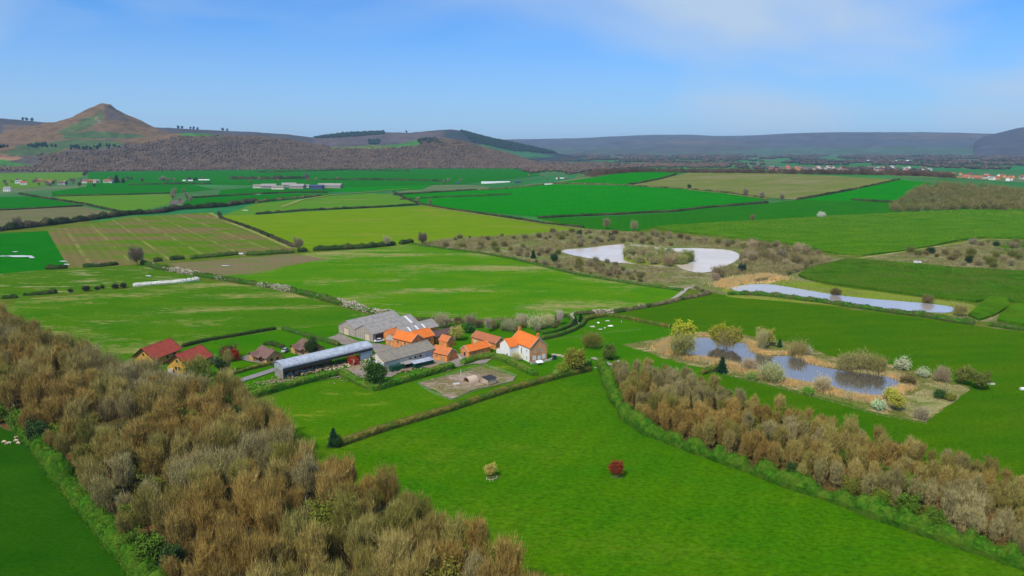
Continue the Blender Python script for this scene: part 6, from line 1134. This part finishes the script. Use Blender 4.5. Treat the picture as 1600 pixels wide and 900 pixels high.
# single trees and bushes one can point to
SOLO = [
 ('ever', 'holly_tree', 'dark rounded evergreen beside the whitewashed shed', 587, 606, 9.0, (0.056,0.120,0.019)),
 ('birch', 'birch_tree', 'pale leaning birch at the edge of the clearing, left one', 172, 676, 11, (.30,.24,.1)),
 ('birch', 'birch_tree', 'pale leaning birch at the edge of the clearing, right one', 202, 674, 12, (.30,.24,.1)),
 ('fir', 'conifer', 'slim dark conifer at the lower end of the trimmed hedge', 522, 698, 6.0, (0.019,0.056,0.024)),
 ('ever', 'bush', 'dark bush at the foot of the slim conifer', 527, 699, 3.0, (0.032,0.080,0.019)),
 ('fir', 'conifer', 'dark green fir on the near bank of the lower pond', 1128, 583, 7.0, (0.016,0.072,0.035)),
 ('fir', 'conifer', 'little green conifer behind the lower pond', 1218, 543, 4.2, (0.024,0.112,0.032)),
 ('leafy', 'willow_tree', 'big yellow green willow at the head of the lower pond', 1066, 545, 11.5, (0.416,0.432,0.032)),
 ('shrub', 'willow_bush', 'olive bush hanging over the narrow end of the lower pond', 1066, 558, 8.0, (0.272,0.256,0.080)),
 ('leafy', 'willow_tree', 'yellow green willow on the far bank of the lower pond, left', 1122, 541, 9.0, (0.384,0.384,0.032)),
 ('leafy', 'willow_tree', 'olive willow on the far bank of the lower pond, right', 1145, 545, 8.5, (0.320,0.288,0.048)),
 ('shrub', 'willow_bush', 'brown twiggy willow bush between the two pond willows', 1133, 546, 6.5, (0.320,0.272,0.096)),
 ('leafy', 'garden_tree', 'yellow tree at the corner of the farmhouse garden', 897, 583, 9.0, (.27,.26,.035)),
 ('leafy', 'garden_tree', 'small yellow green tree on the farmhouse lawn by the hedge', 878, 588, 5, (0.256,0.320,0.032)),
 ('shrub', 'sapling', 'thin olive sapling on the lawn below the stone ring', 924, 545, 6.0, (0.256,0.240,0.048)),
 ('ever', 'bush', 'upright green bush at the top of the right plantation', 952, 563, 6.4, (0.144,0.208,0.032)),
 ('fir', 'conifer', 'dark conifer where the track meets the clipped hedges, upper', 907, 504, 5.0, (0.024,0.072,0.024)),
 ('fir', 'conifer', 'dark conifer where the track meets the clipped hedges, lower', 899, 512, 6.0, (0.024,0.072,0.024)),
 ('bare', 'orchard_tree', 'tree in white blossom by the bend of the track', 875, 508, 7.0, (0.600,0.520,0.420)),
 ('shrub', 'orchard_tree', 'pale fruit bush nearest the farmhouse chimney', 836, 515, 5.5, (0.576,0.576,0.288)),
 ('shrub', 'orchard_tree', 'grey twiggy fruit tree left of the blossoming one', 855, 512, 5.5, (0.448,0.432,0.192)),
 ('shrub', 'orchard_tree', 'white flecked fruit bush behind the brick range', 797, 518, 5.0, (0.420,0.420,0.220)),
 ('bare', 'orchard_tree', 'bare round fruit tree behind the brick range', 762, 519, 6.5, (0.480,0.400,0.272)),
 ('shrub', 'orchard_tree', 'brown shrub in the orchard above the stable', 735, 509, 4.5, (0.384,0.304,0.176)),
 ('shrub', 'orchard_tree', 'brown thicket at the corner of the grey barns', 690, 512, 5.5, (0.416,0.352,0.208)),
 ('bush', 'orchard_tree', 'green bush in the middle of the orchard', 780, 512, 3.5, (0.112,0.240,0.032)),
 ('bush', 'orchard_tree', 'green bush behind the courtyard lawn', 733, 520, 3.6, (0.048,0.144,0.024)),
 ('shrub', 'orchard_tree', 'pale twiggy shrub left of the farmhouse roof', 815, 509, 4.8, (0.480,0.416,0.240)),
 ('leafy', 'courtyard_tree', 'airy yellow green tree in the courtyard', 714, 533, 6.5, (0.480,0.480,0.096)),
 ('shrub', 'wall_shrub', 'climber with bare stems against the white farmhouse wall', 806, 564, 2.8, (0.576,0.544,0.224)),
 ('ever', 'conifer', 'dark bushy tree in front of the far brown lodge', 487, 556, 6.6, (0.048,0.080,0.024)),
 ('ever', 'garden_bush', 'dark green bush on the lawn of the red roofed lodges', 348, 583, 5.6, (0.048,0.088,0.024)),
 ('bush', 'garden_bush', 'dark red leaved bush beside the lodge lawn', 363, 564, 4.2, (0.320,0.032,0.019)),
 ('bush', 'garden_bush', 'dark bush behind the red leaved one', 357, 560, 4.6, (0.080,0.080,0.032)),
 ('birch', 'garden_tree', 'thin leaning birch next to the dark lawn bush', 358, 583, 9.0, (0.352,0.320,0.096)),
 ('shrub', 'sapling', 'thin olive sapling in front of the red roofed lodge', 313, 592, 7.0, (0.224,0.256,0.048)),
 ('multi', 'tree', 'pale brown tree overhanging the lane by the hedge', 355, 620, 9.0, (0.480,0.400,0.128)),
 ('bush', 'bush', 'red leaved bush under the end of the round roofed barn', 553, 571, 3.0, (0.480,0.056,0.032)),
 ('bush', 'garden_bush', 'white flowering bush at the end of the red roofed lodge', 331, 567, 2.4, (0.500,0.600,0.350)),
 ('leafy', 'red_sapling', 'small red leaved tree alone in the big smooth field', 962, 746, 4.3, (.26,.055,.02)),
 ('leafy', 'sapling', 'small yellowish sapling with a broken stake guard', 766, 746, 3.5, (0.512,0.416,0.096)),
 ('bush', 'hawthorn', 'round hawthorn in white flower behind the lower pond', 1409, 578, 3.9, (0.500,0.520,0.300)),
 ('bush', 'hawthorn', 'smaller flowering hawthorn right of the round one', 1442, 589, 2.9, (0.450,0.480,0.280)),
 ('bush', 'hawthorn', 'white flowering bush on the near bank of the lower pond', 1372, 641, 3.0, (0.400,0.520,0.280)),
 ('bush', 'hawthorn', 'white topped bush by the middle of the far pond bank', 1260, 556, 3.2, (0.480,0.500,0.330)),
 ('shrub', 'willow_bush', 'brown bush left of the white topped one', 1247, 557, 5.5, (0.320,0.272,0.096)),
 ('shrub', 'willow_bush', 'low broad brown willow over the dark water, left part', 1320, 579, 5.6, (0.352,0.320,0.112)),
 ('shrub', 'willow_bush', 'low broad brown willow over the dark water, middle part', 1345, 580, 6.2, (0.352,0.320,0.112)),
 ('shrub', 'willow_bush', 'low broad brown willow over the dark water, right part', 1368, 583, 5.6, (0.320,0.288,0.096)),
 ('shrub', 'willow_bush', 'grey green tree standing on the near bank by the dark reflection', 1206, 597, 6.0, (0.416,0.416,0.160)),
 ('shrub', 'willow_bush', 'thin pink grey bush on the near bank of the lower pond', 1170, 580, 4.4, (0.576,0.448,0.256)),
 ('shrub', 'willow_bush', 'bare bush leaning over the right end of the lower pond', 1284, 612, 4.6, (0.544,0.432,0.224)),
 ('bush', 'willow_bush', 'bright green low bush on the near bank', 1262, 617, 2.6, (0.144,0.320,0.032)),
 ('bush', 'willow_bush', 'green bush on the near bank below the grey green tree', 1175, 594, 2.8, (0.256,0.352,0.080)),
 ('leafy', 'willow_bush', 'yellow green willow scrub at the right end of the pond, upper', 1390, 630, 5.0, (0.480,0.464,0.080)),
 ('leafy', 'willow_bush', 'yellow green willow scrub at the right end of the pond, lower', 1400, 642, 5.4, (0.448,0.416,0.064)),
 ('multi', 'tree', 'grey brown tree on the far bank left of the little conifer', 1189, 547, 8.0, (0.384,0.352,0.144)),
 ('leafy', 'tree', 'thin yellow tree behind the far bank', 1196, 541, 7.5, (0.352,0.320,0.064)),
 ('leafy', 'bush', 'left of two green brown bushes at the end of the pond ground', 1505, 602, 6.6, (0.192,0.208,0.040)),
 ('leafy', 'bush', 'right of two green brown bushes at the end of the pond ground', 1531, 609, 6.6, (0.176,0.208,0.040)),
 ('bush', 'bush', 'dark small bush on the dry ground right of the pond', 1468, 623, 2.8, (0.048,0.112,0.024)),
 ('bush', 'bush', 'olive small bush beside the dark one on the dry ground', 1484, 626, 2.4, (0.192,0.208,0.032)),
 ('shrub', 'bush', 'brown shrub at the lower corner of the dry ground', 1440, 656, 3.4, (0.416,0.336,0.208)),
 ('shrub', 'bush', 'pinkish twiggy thicket on the dry ground, upper left', 1470, 597, 4.4, (0.416,0.320,0.192)),
 ('bush', 'bush', 'dark brown bush at the tip of the lower pond', 1418, 602, 3.4, (0.160,0.128,0.048)),
 ('lone', 'oak_tree', 'lone bare tree between the striped field and the pasture', 215, 415, 12.5, (0.208,0.160,0.112)),
 ('lone', 'oak_tree', 'lone bare tree at the corner of the yellow field', 467, 392, 10, (0.272,0.224,0.128)),
 ('lone', 'oak_tree', 'pale bare tree standing in the hedge below the yellow field', 605, 385, 8, (0.416,0.384,0.208)),
 ('lone', 'oak_tree', 'dark bare tree at the corner of the wetland', 661, 383, 10, (0.208,0.160,0.112)),
 ('lone', 'oak_tree', 'bare tree standing in the thicket hedge on the left', 28, 357, 11, (0.240,0.192,0.128)),
 ('lone', 'oak_tree', 'bare tree above the distant track corner', 653, 317, 8, (0.288,0.256,0.144)),
 ('lone', 'oak_tree', 'bare tree by the track in the vivid field corner', 672, 321, 8, (0.256,0.272,0.112)),
 ('lone', 'oak_tree', 'brown bare tree behind the wetland, left of two', 948, 358, 10, (0.320,0.272,0.144)),
 ('lone', 'oak_tree', 'brown bare tree behind the wetland, right of two', 991, 362, 10, (0.320,0.304,0.144)),
 ('lone', 'oak_tree', 'small red brown tree at the end of the reed crop', 1175, 346, 7, (0.256,0.160,0.096)),
 ('lone', 'oak_tree', 'bare tree below the olive field, left of the pair', 1165, 306, 10, (0.272,0.208,0.160)),
 ('lone', 'oak_tree', 'bare tree below the olive field, right of the pair', 1190, 310, 9, (0.272,0.208,0.160)),
 ('lone', 'oak_tree', 'bare tree at the foot of the climbing hedge', 1222, 313, 8, (0.272,0.208,0.160)),
 ('lone', 'oak_tree', 'big bare tree behind the distant farm', 480, 281, 16, (0.208,0.176,0.176)),
 ('fir', 'conifer', 'dark conifer right of the village at left', 183, 286, 22, (0.016,0.048,0.032)),
 ('fir', 'conifer', 'small dark conifer right of the big village conifer', 193, 286, 14, (0.016,0.048,0.032)),
 ('bush', 'blossom_bush', 'white blossoming bush at the edge of the reed crop', 1283, 341, 6.5, (0.550,0.550,0.420)),
 ('fir', 'conifer', 'dark evergreen left of the upper lake', 833, 404, 7.5, (0.024,0.072,0.032)),
 ('ever', 'conifer', 'dark evergreen below the left end of the upper lake', 866, 410, 6.0, (0.032,0.080,0.032)),
 ('ever', 'conifer', 'dark evergreen pair behind the upper lake', 955, 375, 6.0, (0.032,0.080,0.032)),
 ('ever', 'conifer', 'dark round evergreen right of the upper lake', 1159, 427, 6.0, (0.032,0.072,0.048)),
 ('ever', 'conifer', 'dark evergreen behind the wetland on its left', 905, 370, 6.0, (0.048,0.112,0.032)),
 ('bush', 'bush', 'dark little bush standing in the long pond', 1306, 462, 4.0, (0.160,0.128,0.048)),
 ('bush', 'bush', 'brown bush on the bank at the end of the long pond', 1450, 474, 4.0, (0.192,0.160,0.064)),
 ('shrub', 'bush', 'brown scrub where the long pond meets the green crop', 1500, 494, 5.5, (0.320,0.288,0.096)),
 ('leafy', 'willow_bush', 'green willow on the spit in the upper lake, right end', 1075, 410, 9.0, (0.224,0.272,0.064)),
 ('leafy', 'willow_bush', 'pale willow on the spit in the upper lake, left end', 983, 402, 9.0, (0.352,0.352,0.144)),
 ('shrub', 'willow_bush', 'brown willow on the spit in the upper lake, front', 1043, 416, 6.5, (0.384,0.288,0.144)),
 ('leafy', 'willow_bush', 'pale green willow in the middle of the spit', 1015, 408, 6.5, (0.320,0.352,0.112)),
 ('leafy', 'willow_bush', 'pale willow at the back of the spit', 1045, 403, 7.5, (0.352,0.368,0.176)),
 ('shrub', 'willow_bush', 'low willow at the front left of the spit', 998, 412, 5, (0.352,0.352,0.128)),
 ('ever', 'bush', 'pair of dark bushes in front of the olive field', 1077, 295, 7, (0.048,0.112,0.032)),
]
BH = dict(bare=12.5, birch=13.5, multi=10.5, leafy=8.5, ever=8, young=8.2, fir=8, shrub=3.4, bush=3.2, lone=10)
for key, nm, lab, px, py, h, col in SOLO:
    p = T(px, py); plant(key, nm, lab, 'tree' if nm.endswith('tree') or nm in ('conifer', 'sapling', 'red_sapling') else 'bush', p[0], p[1], p[2], h/BH[key]*1.05, col, None, 1, TR)
for x in ((180, 451), (193, 450), (110, 457), (135, 455), (152, 453), (160, 451)):
    p = G(*x); plant('bush', 'hawthorn_bush', 'small dark thorn bush in the row across the left pasture', 'bush', p[0], p[1], 0, TR.uniform(.6, 1.0), (.05, .055, .03), 'dark thorn bushes across the left pasture', 1, TR)
# stake guard of the sapling
t = thing('tree_guard', 'broken wooden guard round the yellowish sapling', 'guard', G(767, 750)); 
for a, b in (((-1.2, -.4), (-.3, -1.2)), ((-.3, -1.2), (.6, -1.0)), ((.6, -1.0), (1.6, .4))): MB().bar((a[0], a[1], .6), (b[0], b[1], .7), .06).obj('rail', M['timber_pale'], t)
for a in ((-1.2, -.4), (-.3, -1.2), (.6, -1.0), (1.6, .4)): MB().bar((*a, 0), (*a, 1.1), .07).obj('stake', M['timber_pale'], t)
g = G(770, 748); rubble('bare dug earth around the yellowish sapling', g[0], g[1], 1.8, 1.5, 40, 'rubble', (.1, .4), seed=50, flat=.3)
g = G(963, 747); rubble('ring of loose earth under the small red leaved tree', g[0], g[1], 2.2, 1.4, 50, 'rubble', (.1, .3), seed=51, flat=.3)
# wetland: tussocks, reeds, scrub
def tufts(pts, n, h, w, mat, label, seed, name='rough_grass'):
    rg = np.random.default_rng(seed); P3 = [T(*p) for p in pts]; pl = [(p[0], p[1]) for p in P3]; a = np.array(pl); x = rg.uniform(a[:, 0].min(), a[:, 0].max(), n); y = rg.uniform(a[:, 1].min(), a[:, 1].max(), n); ok = inpoly(x, y, pl)
    for wp in (LAKE, LONG, POND): px, py = proj(x, y, 0*x); ok &= ~inpoly(px, py, wp)
    f = np.array([mnoise.noise((i*.07, j*.07, 5.)) for i, j in zip(x, y)]); ok &= f > -.2; x, y = x[ok], y[ok]
    C = np.stack([x, y, np.full(len(x), .1)], -1); D = rg.normal(size=C.shape)*.4+[0, 0, 1]; V, Fc = slivers(C, D, rg.uniform(.4, 1.3, len(x))*h, w, rg); tag(link(name, add_mesh(name, V, Fc, M[mat])), label, None, None, 'stuff')
tufts(WETLAND, 60000, 1.6, .38, 'tussock', 'tall dead grass around the upper lake', 40)
tufts(PB, 50000, .9, .16, 'tussock', 'dead grass on the bank of the lower pond', 41)
tufts([(1350,404),(1450,391),(1537,378),(1650,376),(1650,428),(1600,426),(1500,420),(1425,414)], 20000, 1.6, .35, 'tussock', 'dead grass between the green crops', 42)
def reeds(path, wd, n, h, label, seed, w=.18):
    rg = np.random.default_rng(seed); P3 = [Vector(T(*p)) for p in path]; k = rg.integers(0, len(P3)-1, n); f = rg.random(n); A = np.array([p[:] for p in P3]); C = A[k]*(1-f[:, None])+A[k+1]*f[:, None]; C[:, :2] += rg.normal(size=(n, 2))*wd/2.4; C[:, 2] = .3
    D = rg.normal(size=C.shape)*.25+[0, 0, 1]; V, Fc = slivers(C, D, rg.uniform(.5, 1.2, n)*h, w, rg); tag(link('reeds', add_mesh('reeds', V, Fc, M['reeds'])), label, None, None, 'stuff')
reeds([(1064,529),(1045,535),(1030,545),(1040,551),(1070,559),(1110,566),(1140,572),(1175,583),(1200,590),(1235,600),(1280,608),(1320,619),(1360,627),(1385,627)], 4.2, 26000, 1.6, 'tan reeds along the near bank of the lower pond', 43)
reeds([(1085,525),(1105,524),(1125,529),(1150,531),(1172,536),(1181,550),(1200,554),(1235,553),(1262,560),(1272,568),(1305,574),(1340,580),(1390,586)], 3, 14000, 1.3, 'brown reeds along the far bank of the lower pond', 44)
reeds([(1395,588),(1416,594),(1422,602),(1410,609),(1396,616)], 3.4, 4000, 1.4, 'rusty reeds at the right tip of the lower pond', 45)
reeds([(1125,448),(1145,441),(1165,436),(1195,432),(1222,437)], 9, 9000, 2.4, 'tall tan reeds at the head of the long pond', 46, .3)
def scrub(polys, r, label, cols, keys, group, seed, hmin=2.5, hmax=6, lim=90, avoid=True, name='scrub_bush'):
    rd = random.Random(seed); pl = [T(*p)[:2] for p in polys]; c = 0
    for x, y in poisson(pl, r, seed, 9000):
        px, py = proj(x, y, 0.)
        if avoid and any(inpoly([px], [py], w_)[0] or inpoly([px], [py+2], w_)[0] for w_ in (smooth_poly(LAKE, 1), LONG)): continue
        if seed != 9 and mnoise.noise((x*.02, y*.02, seed*1.)) < -.05: continue
        if c >= lim: break
        c += 1; key = rd.choice(keys); h = rd.uniform(hmin, hmax); plant(key, name, label, 'bush', x, y, float(tz(x, y)), h/BH[key], rd.choice(cols), group, 1, rd)
def thicket(polys, r, label, seed, hh=2.4, per=150):
    pl = [T(*p)[:2] for p in polys]; P_ = [p for p in poisson(pl, r, seed, 9000) if mnoise.noise((p[0]*.03, p[1]*.03, seed*1.)) > -.15]
    P_ = [p for p in P_ if not any(inpoly(*[np.array([v]) for v in proj(p[0], p[1], 0.)], w_)[0] for w_ in (smooth_poly(LAKE, 1), LONG))]
    R_ = np.array(P_); n = len(R_); g_ = np.random.default_rng(seed); twig_mass('scrub', np.stack([R_[:, 0], R_[:, 1], np.zeros(n)], -1), g_.uniform(2.5, 4.5, n), g_.uniform(.6, 1.3, n)*hh, M['thicket'], label, per, 1.3, .2, seed)
thicket([(650,385),(700,374),(800,370),(912,360),(985,364),(1050,368),(1200,382),(1200,388),(1140,389),(1010,383),(955,382),(885,389),(870,396),(780,400),(700,388)], 5.5, 'tangled tan scrub behind and left of the upper lake', 61)
thicket([(780,401),(872,397),(925,408),(980,415),(1060,421),(1100,430),(1060,444),(1000,441),(900,425)], 6, 'tangled tan scrub in front of the upper lake', 62, 1.7)
thicket([(1165,392),(1200,385),(1280,398),(1300,406),(1285,413),(1240,424),(1190,430),(1140,440),(1125,424),(1160,408)], 4.5, 'dense tan thicket right of the upper lake', 63, 4.2, 190)
thicket([(1390,402),(1450,391),(1530,380),(1650,382),(1650,426),(1600,424),(1500,419),(1440,411)], 6.5, 'tangled scrub between the green crops', 64, 2.2)
SC_ = [(.25,.20,.10), (.29,.24,.12), (.21,.19,.07), (.17,.18,.04), (.28,.25,.14), (.17,.135,.06)]
scrub([(650,383),(700,373),(800,369),(912,360),(985,364),(1050,368),(1200,382),(1200,388),(1140,390),(1010,384),(955,382),(885,391),(870,396),(780,398),(700,386)], 9.5, 'brown twiggy bush in the scrub behind and left of the upper lake', SC_, ['shrub', 'shrub', 'bush'], 'scrub behind and left of the upper lake', 3, 2.2, 5)
scrub([(780,399),(872,396),(925,407),(980,414),(1060,420),(1100,428),(1100,448),(1000,441),(900,425)], 9, 'brown twiggy bush in the scrub in front of the upper lake', SC_, ['shrub', 'shrub', 'bush'], 'scrub in front of the upper lake', 4, 1.8, 4.5)
scrub([(1160,390),(1200,383),(1280,398),(1300,406),(1285,413),(1240,424),(1190,430),(1140,440),(1115,440),(1120,425),(1158,408)], 8.5, 'rounded twiggy bush in the thicket right of the upper lake', SC_+[(.46,.34,.22)], ['shrub', 'shrub', 'shrub', 'bush'], 'thicket right of the upper lake', 5, 3, 7)
scrub([(979,388),(1000,392),(1050,399),(1085,406),(1078,411),(1057,415),(1025,415),(985,412),(974,405)], 7, 'low twiggy willow among many on the spit in the upper lake', [(.34,.33,.12), (.28,.30,.09), (.38,.32,.16)], ['shrub', 'bush'], 'willows on the spit in the upper lake', 9, 3.5, 6.5, avoid=False, name='willow_bush', lim=34)
scrub([(1400,400),(1450,391),(1530,380),(1650,382),(1650,424),(1600,422),(1500,418),(1440,410)], 11, 'brown bush in the strip between the green crops', SC_+[(.03,.06,.02)], ['shrub', 'shrub', 'bush'], 'bushes between the green crops', 6, 2.5, 5.5, avoid=False, lim=45)
scrub([(650,502),(700,505),(800,506),(865,503),(880,507),(850,520),(800,520),(760,516),(700,512)], 6, 'small fruit bush in the rough orchard behind the farm', SC_+[(.4,.36,.25)], ['shrub'], 'small bushes of the orchard behind the farm', 7, 2, 3.4, avoid=False, name='fruit_bush')

# ---------------------------------------------------------------- far buildings
def house_meshes(L, Wd, ze, zr, wall, roof, win=True):
    a = MB(); a.prism([(0, 0, 0), (0, Wd, 0), (0, Wd, ze), (0, Wd/2, zr), (0, 0, ze)], [(L, 0, 0), (L, Wd, 0), (L, Wd, ze), (L, Wd/2, zr), (L, 0, ze)])
    b = MB()
    for s in (0, 1):
        y = (lambda v: v) if s == 0 else (lambda v: Wd-v); sl = (zr-ze)/(Wd/2)
        b.prism([(-.4, y(-.5), ze-.5*sl+.05), (-.4, y(Wd/2), zr+.05), (-.4, y(Wd/2), zr+.4), (-.4, y(-.5), ze-.5*sl+.4)], [(L+.4, y(-.5), ze-.5*sl+.05), (L+.4, y(Wd/2), zr+.05), (L+.4, y(Wd/2), zr+.4), (L+.4, y(-.5), ze-.5*sl+.4)])
    c = MB()
    if win:
        for z in ([.9, ze-1.6] if ze > 4.5 else [1.]):
            for x in (L*.2, L*.5, L*.8): c.box(x-.6, x+.6, -.06, .02, z, z+1.3)
    return add_mesh('wall', a.V, a.F, M[wall]), add_mesh('roof', b.V, b.F, M[roof]), add_mesh('windows', c.V, c.F, M['glass']) if win else None
def far_house(name, label, cat, px, py, ang, ms, group=None, sc=1.):
    p = T(px, py); t = thing(name, label, cat, (p[0], p[1], p[2]-.3), R(ang), group); t.scale = (sc,)*3
    for nm, m_ in zip(('wall', 'roof', 'window'), ms):
        if m_: link(nm, m_, t)
    return t
HV = [(w, r, house_meshes(12, 8, 5, 8, w2, r2)) for w, r, w2, r2 in (('white', 'grey', 'render_white', 'sheet_grey'), ('cream', 'brown', 'render_cream', 'tile_brown'), ('brick', 'brown', 'brick_house', 'pantile_old'), ('white', 'red', 'render_white', 'pantile_old'), ('brick', 'dark', 'brick_house', 'tile_dark'))]
rd = random.Random(5)
for i, (px, py, k, lab) in enumerate([(5,299,0,'low building with a blue grey roof at the left picture edge'),(24,287,0,'white house among bare trees, second from the left edge'),(32,289,3,'white house beside the second one from the left edge'),(57,285,2,'brick house half hidden by trees in the left village'),(71,287,3,'red roofed cottage in the left village'),(90,289,1,'wide cream house in the middle of the left village'),(98,288,0,'grey roofed house right of the wide cream one'),(128,286,1,'cream house in the right half of the left village'),(137,286,2,'brick house in the right half of the left village'),(146,286,0,'long pale roofed house near the village conifer'),(162,286,3,'house with a pinkish roof near the village conifer'),(170,286,1,'end house of the village beside the tall dark conifer')]):
    far_house('house', lab, 'house', px, py, rd.uniform(-40, 40), HV[k][2], 'houses of the left village', 1.15)
SHD = house_meshes(26, 16, 5, 8.5, 'sheet_grey', 'sheet_grey', False); SH2 = house_meshes(22, 12, 4, 6.5, 'render_cream', 'sheet_grey2', False); SH3 = house_meshes(60, 14, 4.5, 7, 'render_white', 'rooflight', False); SH4 = house_meshes(24, 14, 6, 8, 'slate_blue', 'slate_blue', False)
for px, py, ms, lab, a in ((395,294,SH2,'leftmost grey shed of the distant farm',5),(408,295,SHD,'second grey shed of the distant farm from the left',15),(424,296,SH2,'pale roofed shed of the distant farm',0),(440,293,SHD,'largest pale shed of the distant farm',10),(452,295,SHD,'grey shed in the middle of the distant farm',-5),(464,294,SH2,'brown grey shed right of the middle of the distant farm',20),(483,296,SH4,'dark blue shed of the distant farm',0),(497,294,SHD,'grey shed at the right of the distant farm',10),(511,294,SHD,'rightmost big grey shed of the distant farm',-10)):
    far_house('farm_shed', lab, 'shed', px, py, a, ms, 'sheds of the distant farm', 1.25)
for px, py, lab, sc in ((752,287,'long white shed on the left of a pair in the centre distance',.75),(775,286,'long white shed on the right of a pair in the centre distance',.6),(869,280,'white shed in the green beyond the vivid field',.5),(851,289,'low pale shed at the edge of the vivid field',.4),(1400,253,'long white factory on the far plain',1.7),(1355,252,'pale grey works far out on the plain',1.2),(285,283,'row of white caravans below the hill',.5),(310,282,'second row of white caravans below the hill',.5)):
    far_house('long_shed', lab, 'shed', px, py, rd.uniform(-6, 6), SH3, None, sc)
far_house('farm_shed', 'dark blue shed just above the vivid field', 'shed', 806, 286, 20, SH4, None, .6); far_house('farm_shed', 'small blue shed left of the white pair', 'shed', 711, 287, 0, SH4, None, .5)
TOWN = [(1362,270),(1400,267),(1470,272),(1560,276),(1620,280),(1620,290),(1540,288),(1440,284),(1380,280)]
n = 0
while n < 90:
    px, py = rd.uniform(1362, 1620), rd.uniform(267, 284)
    if not inpoly([px], [py], TOWN)[0]: continue
    r = ray(px, py); d = (H-0)/-r[2]; x, y = r[0]*d, r[1]*d; w, rf, ms = rd.choice(HV); t = thing('house', f'small {w} walled house with a {rf} roof in the far town at right', 'house', (x, y, float(tz(x, y))), rd.uniform(0, 3.1), 'houses of the far town at right'); t.scale = (1.25,)*3; n += 1
    for nm, m_ in zip(('wall', 'roof'), ms): link(nm, m_, t)
n = 0
while n < 45:
    px, py = rd.uniform(1200, 1460), rd.uniform(262, 270); r = ray(px, py); d = H/-r[2]; x, y = r[0]*d, r[1]*d; w, rf, ms = rd.choice(HV); t = thing('house', f'tiny {w} walled house with a {rf} roof strung out along the far plain', 'house', (x, y, float(tz(x, y))), rd.uniform(0, 3.1), 'houses strung along the far plain'); t.scale = (1.4,)*3; n += 1
    for nm, m_ in zip(('wall', 'roof'), ms): link(nm, m_, t)
# trees round the villages, far trees on the skyline
VILL = [(5,299,'blue grey roofed building'),(24,287,'first white house'),(32,289,'second white house'),(57,285,'brick house'),(71,287,'red roofed cottage'),(90,289,'wide cream house'),(98,288,'grey roofed house'),(128,286,'cream house'),(137,286,'second brick house'),(146,286,'long pale roofed house'),(162,286,'pinkish roofed house'),(170,286,'end house'),(183,286,'tall dark conifer'),(285,283,'first caravan row'),(310,282,'second caravan row')]
for i in range(60):
    px, py = rd.uniform(-20, 330), rd.uniform(283, 293); 
    if px > 170: py = rd.uniform(281, 285)
    p = T(px, py); plant('lone', 'village_tree', 'bare tree in the left village, '+min((math.hypot(px-q[0], (py-q[1])*6), ('left of the ' if px < q[0] else 'right of the ')+q[1+1]) for q in VILL)[1], 'tree', p[0], p[1], p[2], rd.uniform(.6, 1.05), rd.choice([(.32,.25,.18), (.38,.29,.2), (.26,.24,.14), (.10,.13,.06)]), 'bare trees of the left village', 1, rd)
for i in range(26):
    px, py = rd.choice([(rd.uniform(262, 300), rd.uniform(300, 322)), (rd.uniform(655, 730), rd.uniform(284, 290)), (rd.uniform(520, 545), rd.uniform(281, 283)), (rd.uniform(380, 500), rd.uniform(283, 287)), (rd.uniform(800, 900), rd.uniform(276, 284))]); p = T(px, py); plant('lone', 'field_tree', 'bare tree of the scattered clumps in the left middle distance', 'tree', p[0], p[1], p[2], rd.uniform(.6, 1.0), rd.choice([(.32,.25,.17), (.36,.28,.2)]), 'bare trees scattered over the middle distance', 1, rd)
x, y = G(700, 240)[:2]; r = ray(703, 203); hd = math.hypot(r[0], r[1]); mx, my = r[0]/hd*6480, r[1]/hd*6480; mz = float(hz('back', np.array([mx]), np.array([my]))[0])
t = thing('monument', 'tiny stone obelisk on the summit of the far ridge', 'monument', (mx, my, mz-2)); mb = MB(); mb.box(-3, 3, -3, 3, 0, 5); mb.obj('plinth', M['stone'], t); mb = MB(); mb.prism([(-2, -2, 5), (2, -2, 5), (2, 2, 5), (-2, 2, 5)], [(-.8, -.8, 20), (.8, -.8, 20), (.8, .8, 20), (-.8, .8, 20)]); mb.obj('shaft', M['stone'], t)
for i, px in enumerate((279, 285, 298, 303, 309, 348, 355, 635, 38, 44, 52)):
    r = ray(px, 204); hd = math.hypot(r[0], r[1]); mx, my = r[0]/hd*6470, r[1]/hd*6470; mz = float(hz('back', np.array([mx]), np.array([my]))[0]); plant('ever', 'skyline_tree', 'tiny dark tree standing alone on the far ridge skyline', 'tree', mx, my, mz-1, rd.uniform(2, 3), (.02, .03, .03), 'lone trees along the far skyline', 1, rd)
